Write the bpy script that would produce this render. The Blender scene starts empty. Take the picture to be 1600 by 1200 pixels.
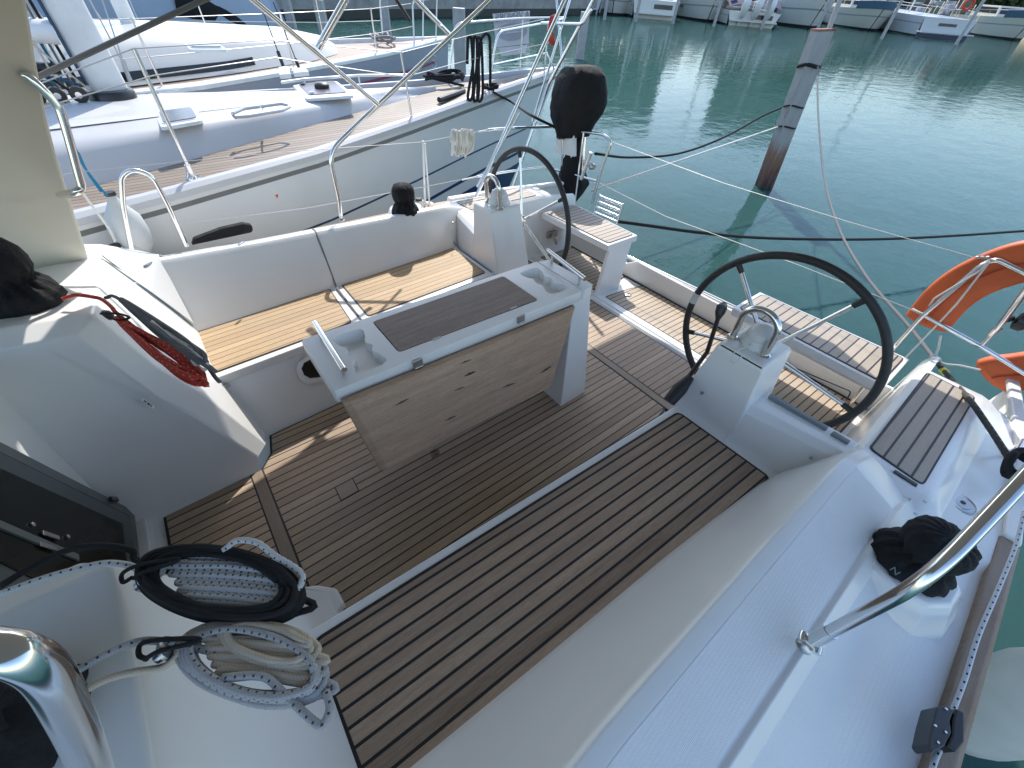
import bpy, bmesh, math, random
from mathutils import Vector, Matrix, noise
random.seed(7)
SC = bpy.context.scene
COL = SC.collection
# ---------------- camera, sky, sun, exposure ----------------
F = 632.0                      # focal length in photo pixels (1600 wide)
RB = Matrix(((0.79175603, -0.60940613, 0.04179193), (-0.40000264, -0.56896849, -0.71852122), (0.46164952, 0.55217662, -0.69424829)))
CB = Vector((0, 0, 1.9))       # camera position in the yacht's own frame (sole is z = 0)
T3 = Matrix(((0.999975570075517, -0.00011686612467627709, 0.006988962330261694), (-0.00011686612467627709, 0.9994409441950457, 0.033433297905298864), (-0.006988962330261694, -0.033433297905298864, 0.9994165142705627)))
T4 = T3.to_4x4()               # yacht frame -> world frame (the yacht floats heeled two degrees)
CW = T3 @ CB
SUNB = Vector((0.60, 0.785, 1.0))
SUNW = (T3 @ SUNB).normalized()
ZW = -0.75                     # water level
cam_data = bpy.data.cameras.new('camera'); cam = bpy.data.objects.new('camera', cam_data); COL.objects.link(cam)
cam_data.sensor_width = 36.0; cam_data.lens = F * 36.0 / 1600.0; cam_data.clip_start = 0.02; cam_data.clip_end = 2000
Rc = Matrix((RB[0], -RB[1], -RB[2])) @ T3.transposed()     # world -> blender camera axes
cam.matrix_world = Matrix.Translation(CW) @ Rc.transposed().to_4x4()
SC.camera = cam
world = bpy.data.worlds.new("World"); SC.world = world; world.use_nodes = True
wn = world.node_tree.nodes; wl = world.node_tree.links
bg = wn['Background']; sky = wn.new('ShaderNodeTexSky'); sky.sky_type = 'NISHITA'; sky.sun_disc = False
sky.sun_elevation = math.asin(SUNW.z); sky.sun_rotation = math.atan2(SUNW.x, SUNW.y)
sky.air_density = 1.0; sky.dust_density = 0.8; sky.ozone_density = 1.1
wl.new(sky.outputs[0], bg.inputs[0]); bg.inputs[1].default_value = 0.15
sd = bpy.data.lights.new('sun', 'SUN'); sd.energy = 2.2; sd.angle = math.radians(0.5); sd.color = (1.0, 0.955, 0.89)
sun = bpy.data.objects.new('sun', sd); COL.objects.link(sun); sun.rotation_euler = SUNW.to_track_quat('Z', 'Y').to_euler(); sun.location = (0, 0, 30)
SC.view_settings.view_transform = 'Standard'; SC.view_settings.look = 'None'; SC.view_settings.gamma = 1; SC.view_settings.exposure = 1.2
SC.cycles.max_bounces = 8; SC.cycles.diffuse_bounces = 4; SC.cycles.glossy_bounces = 4; SC.cycles.transmission_bounces = 6
SC.cycles.caustics_reflective = False; SC.cycles.caustics_refractive = False; SC.cycles.use_denoising = True

# ---------------- measuring helpers: a photo pixel to a point on a plane ----------------
def _on(O, d, ax, val):
    t = (val - O[ax]) / d[ax]; return O + d * t
def rayb(px, py): return RB.transposed() @ Vector((px - 800, py - 600, F))
def X(v, px, py): return _on(CB, rayb(px, py), 0, v)
def Y(v, px, py): return _on(CB, rayb(px, py), 1, v)
def Z(v, px, py): return _on(CB, rayb(px, py), 2, v)
def onplane(p0, n, px, py):
    d = rayb(px, py); n = Vector(n); return CB + d * ((Vector(p0) - CB).dot(n) / d.dot(n))
def WXp(v, px, py): return _on(CW, T3 @ rayb(px, py), 0, v)
def WY(v, px, py): return _on(CW, T3 @ rayb(px, py), 1, v)
def WZ(v, px, py): return _on(CW, T3 @ rayb(px, py), 2, v)
V = Vector
MY = lambda y: 2.77 - y        # mirror about the yacht's centreline

# ---------------- object helpers ----------------
BOAT = []                      # top-level objects measured in the yacht frame
def tag(o, label=None, cat=None, group=None, kind=None):
    if label: o['label'] = label
    if cat: o['category'] = cat
    if group: o['group'] = group
    if kind: o['kind'] = kind
    return o
def empty(name, loc, label=None, cat=None, group=None, boat=False):
    o = bpy.data.objects.new(name, None); COL.objects.link(o); o.location = loc; o.empty_display_size = 0.1
    if boat: BOAT.append(o)
    return tag(o, label, cat, group)
class MB:
    def __init__(s): s.v = []; s.f = []; s.m = []; s.uv = {}; s.cur = 0
    def add(s, verts, faces, mat=None, uvs=None):
        b = len(s.v); s.v += [V(p) for p in verts]
        for i, f in enumerate(faces):
            if uvs: s.uv[len(s.f)] = uvs[i]
            s.f.append([b + k for k in f]); s.m.append(s.cur if mat is None else mat)
        return s
    def box(s, lo, hi, mat=None):
        (a, b, c), (d, e, f) = lo, hi
        return s.add([(a,b,c),(d,b,c),(d,e,c),(a,e,c),(a,b,f),(d,b,f),(d,e,f),(a,e,f)], [(0,3,2,1),(4,5,6,7),(0,1,5,4),(1,2,6,5),(2,3,7,6),(3,0,4,7)], mat)
    def hexa(s, p, mat=None):  # p: 4 bottom, 4 top corners
        return s.add(p, [(0,3,2,1),(4,5,6,7),(0,1,5,4),(1,2,6,5),(2,3,7,6),(3,0,4,7)], mat)
    def obox(s, c, ax, ay, az, mat=None):
        c, ax, ay, az = V(c), V(ax), V(ay), V(az)
        return s.hexa([c-ax-ay-az, c+ax-ay-az, c+ax+ay-az, c-ax+ay-az, c-ax-ay+az, c+ax-ay+az, c+ax+ay+az, c-ax+ay+az], mat)
    def prism(s, poly, dz, mat=None):
        n = len(poly); d = V(dz) if not isinstance(dz, (int, float)) else V((0, 0, dz))
        P = [V(p) for p in poly]; Q = [p + d for p in P]
        return s.add(P + Q, [list(range(n))[::-1], [n + i for i in range(n)]] + [[i, (i+1) % n, n + (i+1) % n, n + i] for i in range(n)], mat)
    def loft(s, rings, closed=True, caps=True, mat=None):
        n = len(rings[0]); vs = [p for r in rings for p in r]; fs = []
        for a in range(len(rings) - 1):
            for i in range(n if closed else n - 1):
                j = (i + 1) % n; fs.append((a*n+i, a*n+j, (a+1)*n+j, (a+1)*n+i))
        if caps and closed: fs.append(list(range(n))[::-1]); fs.append([(len(rings)-1)*n + i for i in range(n)])
        return s.add(vs, fs, mat)
    def tube(s, pts, r, n=12, caps=True, mat=None, uvk=0, closed=False):
        pts = [V(p) for p in pts]; N = len(pts); rs = r if isinstance(r, (list, tuple)) else [r] * N
        tan = []
        for i in range(N):
            a = pts[i-1] if (i > 0 or closed) else pts[i]; b = pts[(i+1) % N] if (i < N-1 or closed) else pts[i]
            t = (b - a); tan.append(t.normalized() if t.length > 1e-9 else V((0, 0, 1)))
        up = V((0, 0, 1)) if abs(tan[0].z) < 0.9 else V((1, 0, 0)); nrm = (up - tan[0] * up.dot(tan[0])).normalized()
        vs = []; L = [0]
        for i in range(N):
            nrm = (nrm - tan[i] * nrm.dot(tan[i])); nrm = nrm.normalized() if nrm.length > 1e-6 else tan[i].orthogonal().normalized()
            bn = tan[i].cross(nrm)
            for k in range(n):
                a = 2 * math.pi * k / n; vs.append(pts[i] + (nrm * math.cos(a) + bn * math.sin(a)) * rs[i])
            if i: L.append(L[-1] + (pts[i] - pts[i-1]).length)
        fs = []; uvs = []
        for i in range(N if closed else N - 1):
            j = (i + 1) % N; la = L[i]; lb = L[j] if j else L[i] + (pts[0] - pts[i]).length
            for k in range(n):
                m = (k + 1) % n; fs.append((i*n+k, i*n+m, j*n+m, j*n+k)); uvs.append([(k/n, la), ((k+1)/n, la), ((k+1)/n, lb), (k/n, lb)])
        if caps and not closed:
            fs.append(list(range(n))[::-1]); uvs.append([(0, 0)] * n); fs.append([(N-1)*n + k for k in range(n)]); uvs.append([(0, 0)] * n)
        return s.add(vs, fs, mat, uvs)
    def lathe(s, c, prof, n=24, axis='Z', mat=None, sq=(1, 1)):
        c = V(c); vs = []
        if isinstance(axis, str): az = {'X': V((1,0,0)), 'Y': V((0,1,0)), 'Z': V((0,0,1))}[axis]
        else: az = V(axis).normalized()
        ax = az.orthogonal().normalized(); ay = az.cross(ax)
        for (r, h) in prof:
            for k in range(n):
                a = 2*math.pi*k/n; vs.append(c + az*h + ax*(math.cos(a)*r*sq[0]) + ay*(math.sin(a)*r*sq[1]))
        m = len(prof); fs = [(i*n+k, i*n+(k+1) % n, (i+1)*n+(k+1) % n, (i+1)*n+k) for i in range(m-1) for k in range(n)]
        fs.append(list(range(n))[::-1]); fs.append([(m-1)*n+k for k in range(n)])
        return s.add(vs, fs, mat)
    def mirror(s):
        r = MB(); r.v = [V((p.x, MY(p.y), p.z)) for p in s.v]; r.f = [f[::-1] for f in s.f]; r.m = s.m[:]; r.uv = {k: u[::-1] for k, u in s.uv.items()}
        return r
    def build(s, name, mats, parent=None, bevel=0, seg=2, smooth=40, boat=False, subdiv=0, fixn=True):
        me = bpy.data.meshes.new(name)
        off = V((0, 0, 0))
        if parent is not None:
            q = parent
            while q is not None: off += V(q.location); q = q.parent
        me.from_pydata([p - off for p in s.v], [], s.f)
        if s.uv:
            ul = me.uv_layers.new(name='UVMap'); li = 0
            for fi, f in enumerate(s.f):
                u = s.uv.get(fi)
                for k in range(len(f)):
                    if u: ul.data[li].uv = u[k]
                    li += 1
        mats = mats if isinstance(mats, (list, tuple)) else [mats]
        for m in mats: me.materials.append(m)
        for p, mi in zip(me.polygons, s.m): p.material_index = mi
        if fixn:
            bm = bmesh.new(); bm.from_mesh(me); bmesh.ops.recalc_face_normals(bm, faces=bm.faces); bm.to_mesh(me); bm.free()
        o = bpy.data.objects.new(name, me); COL.objects.link(o)
        if smooth:
            for p in me.polygons: p.use_smooth = True
            if smooth < 180: me.set_sharp_from_angle(angle=math.radians(smooth))
        if bevel:
            b = o.modifiers.new('bevel', 'BEVEL'); b.width = bevel; b.segments = seg; b.limit_method = 'ANGLE'; b.angle_limit = math.radians(28); b.harden_normals = True
        if subdiv:
            b = o.modifiers.new('sub', 'SUBSURF'); b.levels = subdiv; b.render_levels = subdiv
        if parent is not None: o.parent = parent
        elif boat: BOAT.append(o)
        return o
def smoothpath(pts, n=8, closed=False):
    P = [V(p) for p in pts]; N = len(P); out = []
    rng = range(N if closed else N - 1)
    for i in rng:
        p0 = P[(i-1) % N] if (closed or i > 0) else P[0]*2 - P[1]; p1 = P[i]; p2 = P[(i+1) % N]
        p3 = P[(i+2) % N] if (closed or i < N-2) else P[-1]*2 - P[-2]
        for k in range(n):
            t = k / n; out.append(0.5 * ((2*p1) + (p2-p0)*t + (2*p0-5*p1+4*p2-p3)*t*t + (3*p1-p0-3*p2+p3)*t*t*t))
    if not closed: out.append(P[-1])
    return out
def bend(pts, r=0.05, n=6):    # polyline with rounded corners
    P = [V(p) for p in pts]; out = [P[0]]
    for i in range(1, len(P)-1):
        a = (P[i-1]-P[i]); b = (P[i+1]-P[i]); rr = min(r, a.length*.48, b.length*.48); A = P[i]+a.normalized()*rr; B = P[i]+b.normalized()*rr
        for k in range(n+1):
            t = k/n; out.append(A*(1-t)**2 + P[i]*2*t*(1-t) + B*t*t)
    out.append(P[-1]); return out
def sag(a, b, s, n=24):
    a, b = V(a), V(b); return [a.lerp(b, k/n) - V((0, 0, s*4*(k/n)*(1-k/n))) for k in range(n+1)]
def holeplate(outer, holes, z):   # flat plate with holes -> verts, faces
    bm = bmesh.new(); edges = []
    for loop in [outer] + holes:
        vs = [bm.verts.new((p[0], p[1], z)) for p in loop]
        for i in range(len(vs)): edges.append(bm.edges.new((vs[i], vs[(i+1) % len(vs)])))
    bmesh.ops.triangle_fill(bm, use_beauty=True, use_dissolve=False, edges=edges)
    bm.verts.index_update(); r = [v.co.copy() for v in bm.verts], [[v.index for v in f.verts] for f in bm.faces]; bm.free(); return r

# ---------------- materials ----------------
def newmat(name):
    m = bpy.data.materials.new(name); m.use_nodes = True; nt = m.node_tree; return m, nt, nt.nodes['Principled BSDF']
def N(nt, typ, **kw):
    n = nt.nodes.new(typ)
    for k, v in kw.items(): setattr(n, k, v)
    return n
def math_(nt, op, a, b=None, c=None):
    n = N(nt, 'ShaderNodeMath', operation=op)
    for i, x in enumerate((a, b, c)):
        if x is None: continue
        if isinstance(x, (int, float)): n.inputs[i].default_value = x
        else: nt.links.new(x, n.inputs[i])
    return n.outputs[0]
def mixc(nt, fac, a, b, mode='MIX'):
    n = N(nt, 'ShaderNodeMix', data_type='RGBA', blend_type=mode)
    for i, x in ((0, fac), (6, a), (7, b)):
        if isinstance(x, (int, float)): n.inputs[i].default_value = x
        elif isinstance(x, tuple): n.inputs[i].default_value = (*x, 1) if len(x) == 3 else x
        else: nt.links.new(x, n.inputs[i])
    return n.outputs[2]
def coords(nt, scale=(1, 1, 1), kind='Object'):
    tc = N(nt, 'ShaderNodeTexCoord'); mp = N(nt, 'ShaderNodeMapping'); mp.inputs['Scale'].default_value = scale
    nt.links.new(tc.outputs[kind], mp.inputs[0]); return mp.outputs[0]
def noisef(nt, vec, scale, detail=4, rough=.55):
    n = N(nt, 'ShaderNodeTexNoise'); n.inputs['Scale'].default_value = scale; n.inputs['Detail'].default_value = detail; n.inputs['Roughness'].default_value = rough
    nt.links.new(vec, n.inputs['Vector']); return n.outputs['Fac']
def ramp(nt, fac, stops):
    n = N(nt, 'ShaderNodeValToRGB'); e = n.color_ramp.elements
    while len(e) < len(stops): e.new(0.5)
    for i, (p, c) in enumerate(stops): e[i].position = p; e[i].color = (*c, 1) if isinstance(c, tuple) else (c, c, c, 1)
    nt.links.new(fac, n.inputs[0]); return n.outputs[0]
def bump(nt, b, h, strength=.3, dist=.002):
    n = N(nt, 'ShaderNodeBump'); n.inputs['Strength'].default_value = strength; n.inputs['Distance'].default_value = dist
    nt.links.new(h, n.inputs['Height']); nt.links.new(n.outputs[0], b.inputs['Normal']); return n
def plain(name, col, rough=.4, metal=0, var=.08, vs=6, bmp=0, bs=200, spec=.5, coat=0):
    m, nt, b = newmat(name); v = coords(nt); f = noisef(nt, v, vs)
    c0 = tuple(max(0, c*(1-var)) for c in col); c1 = tuple(min(1, c*(1+var)) for c in col)
    nt.links.new(ramp(nt, f, [(.3, c0), (.7, c1)]), b.inputs['Base Color']); b.inputs['Metallic'].default_value = metal
    b.inputs['Specular IOR Level'].default_value = spec; b.inputs['Coat Weight'].default_value = coat
    f2 = noisef(nt, v, vs*3.1); r = N(nt, 'ShaderNodeMapRange'); r.inputs[3].default_value = max(.02, rough*.75); r.inputs[4].default_value = min(1, rough*1.3)
    nt.links.new(f2, r.inputs[0]); nt.links.new(r.outputs[0], b.inputs['Roughness'])
    if bmp: bump(nt, b, noisef(nt, v, bs, 3), bmp, .001)
    return m
def gelcoat(name, col, rough=.22, dirt=.06):
    m, nt, b = newmat(name); v = coords(nt); f = noisef(nt, v, 2.3, 6, .6); f2 = noisef(nt, coords(nt, (1, 1, .25)), 14, 5, .7)
    c = ramp(nt, f, [(.25, tuple(x*(1-dirt) for x in col)), (.75, col)])
    d = ramp(nt, f2, [(.60, (0, 0, 0)), (.85, (1, 1, 1))])
    nt.links.new(c, b.inputs['Base Color'])
    b.inputs['Roughness'].default_value = rough
    return m
def nonskid(name, col):
    m, nt, b = newmat(name); v = coords(nt); c = ramp(nt, noisef(nt, v, 3, 5), [(.3, tuple(x*.93 for x in col)), (.7, col)])
    nt.links.new(c, b.inputs['Base Color']); b.inputs['Roughness'].default_value = .5
    vo = N(nt, 'ShaderNodeTexVoronoi'); vo.inputs['Scale'].default_value = 230; vo.inputs['Randomness'].default_value = .15; nt.links.new(v, vo.inputs['Vector'])
    bump(nt, b, vo.outputs['Distance'], .5, .0015); return m
def teak(name, along='X', pitch=.047, off=0.0, seam=.0055, light=(.36, .25, .16), dark=(.20, .13, .085), grey=.16, caulk=(.012, .012, .013), ang=0.0, greyc=(.36, .31, .26), zmix=0):
    m, nt, b = newmat(name); tc = N(nt, 'ShaderNodeTexCoord'); mp = N(nt, 'ShaderNodeMapping'); mp.inputs['Rotation'].default_value = (0, 0, ang)
    nt.links.new(tc.outputs['Object'], mp.inputs[0]); sep = N(nt, 'ShaderNodeSeparateXYZ'); nt.links.new(mp.outputs[0], sep.inputs[0])
    u, w = (sep.outputs[0], sep.outputs[1]) if along == 'X' else (sep.outputs[1], sep.outputs[0])
    if zmix: w = math_(nt, 'ADD', w, sep.outputs[2])
    q = math_(nt, 'DIVIDE', math_(nt, 'SUBTRACT', w, off), pitch); idx = math_(nt, 'FLOOR', q); fr = math_(nt, 'SUBTRACT', q, idx)
    # grain: coordinates stretched along the plank, shifted per plank
    cb = N(nt, 'ShaderNodeCombineXYZ'); nt.links.new(math_(nt, 'ADD', math_(nt, 'MULTIPLY', u, 1.0), math_(nt, 'MULTIPLY', idx, 3.37)), cb.inputs[0])
    nt.links.new(math_(nt, 'MULTIPLY', w, 14.0), cb.inputs[1]); nt.links.new(math_(nt, 'MULTIPLY', idx, 1.7), cb.inputs[2])
    g = noisef(nt, cb.outputs[0], 9, 8, .7); g2 = noisef(nt, cb.outputs[0], 2.2, 3, .5); g3 = noisef(nt, cb.outputs[0], 42, 4, .6)
    wnz = N(nt, 'ShaderNodeTexWhiteNoise', noise_dimensions='1D'); nt.links.new(idx, wnz.inputs['W'])
    t = math_(nt, 'ADD', math_(nt, 'MULTIPLY', g, .55), math_(nt, 'ADD', math_(nt, 'MULTIPLY', wnz.outputs[0], .30), math_(nt, 'MULTIPLY', g2, .35)))
    c = ramp(nt, t, [(.32, dark), (.80, light)]); c = mixc(nt, math_(nt, 'MULTIPLY', ramp(nt, noisef(nt, mp.outputs[0], 3.5, 5), [(.3, 0.0), (.75, 1.0)]), grey*2), c, greyc)
    c = mixc(nt, math_(nt, 'MULTIPLY', ramp(nt, g3, [(.48, 0.0), (.75, 1.0)]), .5), c, tuple(x*.62 for x in dark))
    s = seam / pitch; msk = math_(nt, 'GREATER_THAN', s, fr) if pitch < 5 else None
    if msk is not None:
        c = mixc(nt, msk, c, caulk); b_r = N(nt, 'ShaderNodeMapRange'); b_r.inputs[3].default_value = .62; b_r.inputs[4].default_value = .42; nt.links.new(msk, b_r.inputs[0]); nt.links.new(b_r.outputs[0], b.inputs['Roughness'])
        h = math_(nt, 'SUBTRACT', math_(nt, 'MULTIPLY', g, .35), math_(nt, 'MULTIPLY', msk, .8))
    else:
        h = math_(nt, 'MULTIPLY', g, .4); b.inputs['Roughness'].default_value = .6
    nt.links.new(c, b.inputs['Base Color']); bump(nt, b, h, .35, .0018); return m
def ropemat(name, base, fleck=None, dens=(6, 90), pitch=.02, rough=.85):
    m, nt, b = newmat(name); tc = N(nt, 'ShaderNodeTexCoord'); sep = N(nt, 'ShaderNodeSeparateXYZ'); nt.links.new(tc.outputs['UV'], sep.inputs[0]); u, v = sep.outputs[0], sep.outputs[1]
    a1 = math_(nt, 'SINE', math_(nt, 'ADD', math_(nt, 'MULTIPLY', u, 6.283*5), math_(nt, 'MULTIPLY', v, 6.283*190)))
    a2 = math_(nt, 'SINE', math_(nt, 'SUBTRACT', math_(nt, 'MULTIPLY', u, 6.283*5), math_(nt, 'MULTIPLY', v, 6.283*140)))
    h = math_(nt, 'MAXIMUM', a1, a2)
    c = mixc(nt, math_(nt, 'ADD', .45, math_(nt, 'MULTIPLY', math_(nt, 'ADD', h, 1), .27)), tuple(x*.62 for x in base), base)
    if fleck:
        fu = math_(nt, 'FRACT', math_(nt, 'MULTIPLY', u, 3.0)); vv = math_(nt, 'ADD', math_(nt, 'DIVIDE', v, pitch), math_(nt, 'MULTIPLY', math_(nt, 'FLOOR', math_(nt, 'MULTIPLY', u, 3.0)), .5))
        fv = math_(nt, 'FRACT', vv); k = math_(nt, 'MULTIPLY', math_(nt, 'LESS_THAN', fu, .32), math_(nt, 'LESS_THAN', fv, .24)); c = mixc(nt, k, c, fleck)
    nt.links.new(c, b.inputs['Base Color']); b.inputs['Roughness'].default_value = rough; bump(nt, b, h, .3, .0010); return m
def glassy(name, col, rough=.08):
    m, nt, b = newmat(name); b.inputs['Base Color'].default_value = (*col, 1); b.inputs['Roughness'].default_value = rough; b.inputs['Specular IOR Level'].default_value = .6
    v = coords(nt); nt.links.new(ramp(nt, noisef(nt, v, 2.5, 6), [(.35, rough*.6), (.8, rough*2.5)]), b.inputs['Roughness']); return m
def fabric(name, col, scale=7, fold=.5):
    m, nt, b = newmat(name); v = coords(nt); nt.links.new(ramp(nt, noisef(nt, v, scale, 5), [(.3, tuple(c*.75 for c in col)), (.75, tuple(c*1.2 for c in col))]), b.inputs['Base Color'])
    b.inputs['Roughness'].default_value = .8; b.inputs['Sheen Weight'].default_value = .02; b.inputs['Specular IOR Level'].default_value = .3
    wv = noisef(nt, v, scale*1.6, 4, .6); wf = noisef(nt, v, 600, 2); bump(nt, b, math_(nt, 'ADD', wv, math_(nt, 'MULTIPLY', wf, .03)), fold, .02); return m

GEL = gelcoat('white_gelcoat', (.84, .83, .80)); GELS = nonskid('white_nonskid', (.78, .78, .77)); GRV = plain('grey_joint', (.16, .16, .15), .6)
STEEL = plain('stainless_steel', (.78, .77, .75), .13, 1, .05, 9); CAULK = plain('black_caulk', (.014, .014, .015), .5)
DARKSTEEL = plain('dull_steel', (.45, .44, .43), .3, 1)
TEAK_SOLE = teak('sole_teak', 'X', .0473, 1.3255-.0473*30, .0068, light=(.58, .42, .28), dark=(.27, .185, .12), grey=.16); TEAK_SEAT = teak('bench_teak', 'X', .048, 0.0, .0092, ang=0.05, light=(.52, .37, .25), dark=(.20, .13, .085), grey=.14)
TEAK_SEAT_S = teak('bench_teak_starboard', 'X', .046, 0.01, .004, ang=-.055, light=(.60, .42, .23), dark=(.36, .24, .125), grey=.12)
TEAK_CROSS = teak('cross_teak', 'Y', 10, 0, .004, light=(.33, .25, .17), dark=(.22, .16, .11)); TEAK_ALONG = teak('rail_teak', 'X', 10, 0, .004, light=(.34, .22, .14), dark=(.2, .12, .07), grey=.35)
TEAK_HELM = teak('helm_seat_teak', 'X', .052, .02, .0085, light=(.50, .42, .33), dark=(.34, .28, .22), grey=.3, greyc=(.42, .37, .32)); TEAK_STERN = teak('stern_teak', 'X', .0475, -.3255, .0075, light=(.60, .48, .34), dark=(.44, .34, .24), grey=.25, ang=.02)
LIDWOOD = teak('lid_wood', 'X', 10, 0, 0, light=(.34, .25, .19), dark=(.07, .048, .04), grey=.15, greyc=(.20, .17, .15)); BLACK = plain('black_plastic', (.02, .02, .021), .35); RUBBER = plain('black_rubber', (.025, .024, .024), .55, bmp=.2)
LEAFWOOD = teak('leaf_wood', 'X', 10, 0, 0, light=(.64, .42, .27), dark=(.20, .115, .07), grey=.05, greyc=(.48, .37, .29), zmix=1)
COVER = fabric('black_canvas', (.0095, .0095, .0105), 7, .9); NBW = gelcoat('neighbour_gelcoat', (.52, .52, .52), .4); WHITEP = plain('white_plastic', (.72, .72, .70), .35)
SMOKE = glassy('smoked_acrylic', (.018, .018, .014), .07); GREYFR = plain('grey_frame', (.13, .145, .14), .4)
R_BLACK = ropemat('black_rope', (.008, .008, .009)); R_FLECK = ropemat('white_fleck_rope', (.62, .62, .61), (.04, .045, .06), pitch=.016); R_GREYF = ropemat('grey_fleck_rope', (.44, .43, .43), (.07, .06, .07), pitch=.016)
R_BEIGE = ropemat('beige_rope', (.62, .52, .40)); R_RED = ropemat('red_rope', (.50, .04, .025), (.55, .25, .15), pitch=.03); R_GREY = ropemat('grey_rope', (.14, .145, .15)); R_WHITE = ropemat('white_rope', (.70, .69, .64)); R_DASH = ropemat('dashed_rope', (.66, .67, .68), (.015, .015, .02), pitch=.03)
WIRE = plain('steel_wire', (.42, .42, .42), .4, .6)
# ======================= THE YACHT (yacht frame) =======================
yacht = empty('sailing_yacht', (0, 0, 0), 'white sailing yacht whose open teak cockpit with two steering wheels fills the view', 'sailing yacht', boat=True)
def both(mb, name, mats, **k):
    a = mb.build(name, mats, yacht, **k); b = mb.mirror().build(name, mats, yacht, **k); return a, b
def lerp(a, b, t): return a + (b - a) * t
def tab(t, x):
    if x <= t[0][0]: return t[0][1]
    for (a, va), (b, vb) in zip(t, t[1:]):
        if x <= b: return lerp(va, vb, (x-a)/(b-a))
    return t[-1][1]
# hull edge (starboard) and deck
EDGE = [(-4, 3.30), (-2, 3.47), (0, 3.49), (1.2, 3.46), (2.0, 3.43), (2.6, 3.36), (3.2, 3.22)]
m = MB()
for side in (0, 1):
    rings = []
    for x in [-4, -3, -2, -1, 0, 1, 1.6, 2.2, 2.8, 3.2]:
        e = tab(EDGE, x); r = [(x, e-.03, .48), (x, e, .46), (x, e-.03, .1), (x, e-.13, -.45), (x, e-.5, -.95), (x, 1.385, -1.25)]
        rings.append([V((a, b if side == 0 else MY(b), c)) for a, b, c in r])
    m.loft(rings, closed=False)
m.add([(3.2, MY(3.17), .05), (3.2, 3.17, .05), (3.24, 3.0, -.45), (3.2, 2.6, -1.0), (3.2, MY(2.6), -1.0), (3.24, MY(3.0), -.45)], [(0, 1, 2, 3, 4, 5)])
m.build('hull', GEL, yacht, smooth=60)
m = MB()
xs = [-4, -3, -2, -1, -.35, .3, .9, 1.6, 2.0, 2.3, 2.6, 2.95]
IN = [(-4, 2.6), (-.35, 2.9), (.3, 2.93), (1.6, 2.9), (1.75, 3.02), (2.95, 3.02)]
m.loft([[V((x, tab(IN, x), .515)), V((x, tab(EDGE, x)-.10, .475)), V((x, tab(EDGE, x)-.02, .47))] for x in xs if x < -.3], closed=False)
m.loft([[V((x, 3.095, .634-.033*x)), V((x, 3.125, .615-.033*x)), V((x, lerp(3.12, tab(EDGE, x)-.10, .45), lerp(.60-.03*x, .475, .55))), V((x, tab(EDGE, x)-.10, .475)), V((x, tab(EDGE, x)-.02, .47))] for x in (-.36, .3, .9, 1.3, 1.56, 1.75)], closed=False)
both(m, 'side_deck', GELS, smooth=60)
m = MB(); m.loft([[V((x, tab(EDGE, x)+o, z)) for o, z in ((-.055, .46), (-.055, .500), (-.005, .503), (.012, .49), (.012, .45))] for x in [-4, -3, -2, -1, -.35, .3, .9, 1.6, 1.95]], closed=True)
m.mirror().build('toe_rail', TEAK_ALONG, yacht, bevel=.006)
for p in m.v: p.y -= .05
m.build('toe_rail', TEAK_ALONG, yacht, bevel=.006)
m = MB(); m.loft([[V((x, tab(EDGE, x)+o, z)) for o, z in ((-.05, .49), (-.05, .515), (-.005, .52), (.008, .5), (.008, .45))] for x in [1.952, 2.3, 2.6, 3.0, 3.2]], closed=True)
both(m, 'stern_rail_edge', GEL, bevel=.008)
# coaming with backrest
m = MB(); st = []
YT = [(-.36, 2.85), (-.2, 2.835), (.28, 2.82), (.9, 2.825), (1.45, 2.832), (1.58, 2.834), (1.78, 2.86)]
GT = lambda x: .013 + .033*x + max(0, (x-1.56)/.22)**1.5*.045
for x, yb in ((-.36, 2.585), (-.2, 2.59), (.28, 2.62), (.9, 2.655), (1.45, 2.70), (1.58, 2.72), (1.68, 2.80), (1.78, 2.84)):
    yt = tab(YT, x); g = GT(x)
    st.append([V(p) for p in ((x, yb-.02, .36), (x, yb+.004, .43), (x, lerp(yb, yt, .1), .46), (x, yt-.012, .715-g), (x, yt, .735-g), (x, yt+.016, .747-g), (x, yt+.054, .745-g), (x, yt+.060, .7435-g), (x, yt+.225, .672-g), (x, yt+.24, .678-g), (x, yt+.278, .648-g), (x, yt+.285, .60-g), (x, yt+.285, .36))])
m.loft(st)
cs, cp = both(m, 'coaming', GEL, bevel=.004, smooth=35)
for mir in (0, 1):   # non-skid pads sunk in the coaming top
    m = MB(); r = []
    for x in (-.3, .05, .28, .6, .9, 1.2, 1.5, 1.60):
        yt = tab(YT, x); g = GT(x)
        r.append([V((x, yt+.061, .7440-g)), V((x, yt+.150, .7060-g)), V((x, yt+.218, .6775-g))])
    m.loft(r, closed=False); (m.mirror() if mir else m).build('nonskid_pad', GELS, yacht, smooth=0)
# joint of the fold-out section in the starboard backrest
m = MB(); m.tube(bend([(.61, 2.90, .706), (.61, 2.845, .715), (.605, 2.815, .69), (.592, 2.66, .458), (.585, 2.615, .415), (.575, 2.13, .408)], .02), .007, 6); m.build('seat_joint', GRV, yacht)
m = MB(); m.tube(bend([(1.585, 2.85, .675), (1.585, 2.825, .64), (1.585, 2.735, .44), (1.595, 2.65, .41), (1.595, 2.22, .407)], .02), .005, 6); m.build('seat_joint', GRV, yacht)
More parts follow.
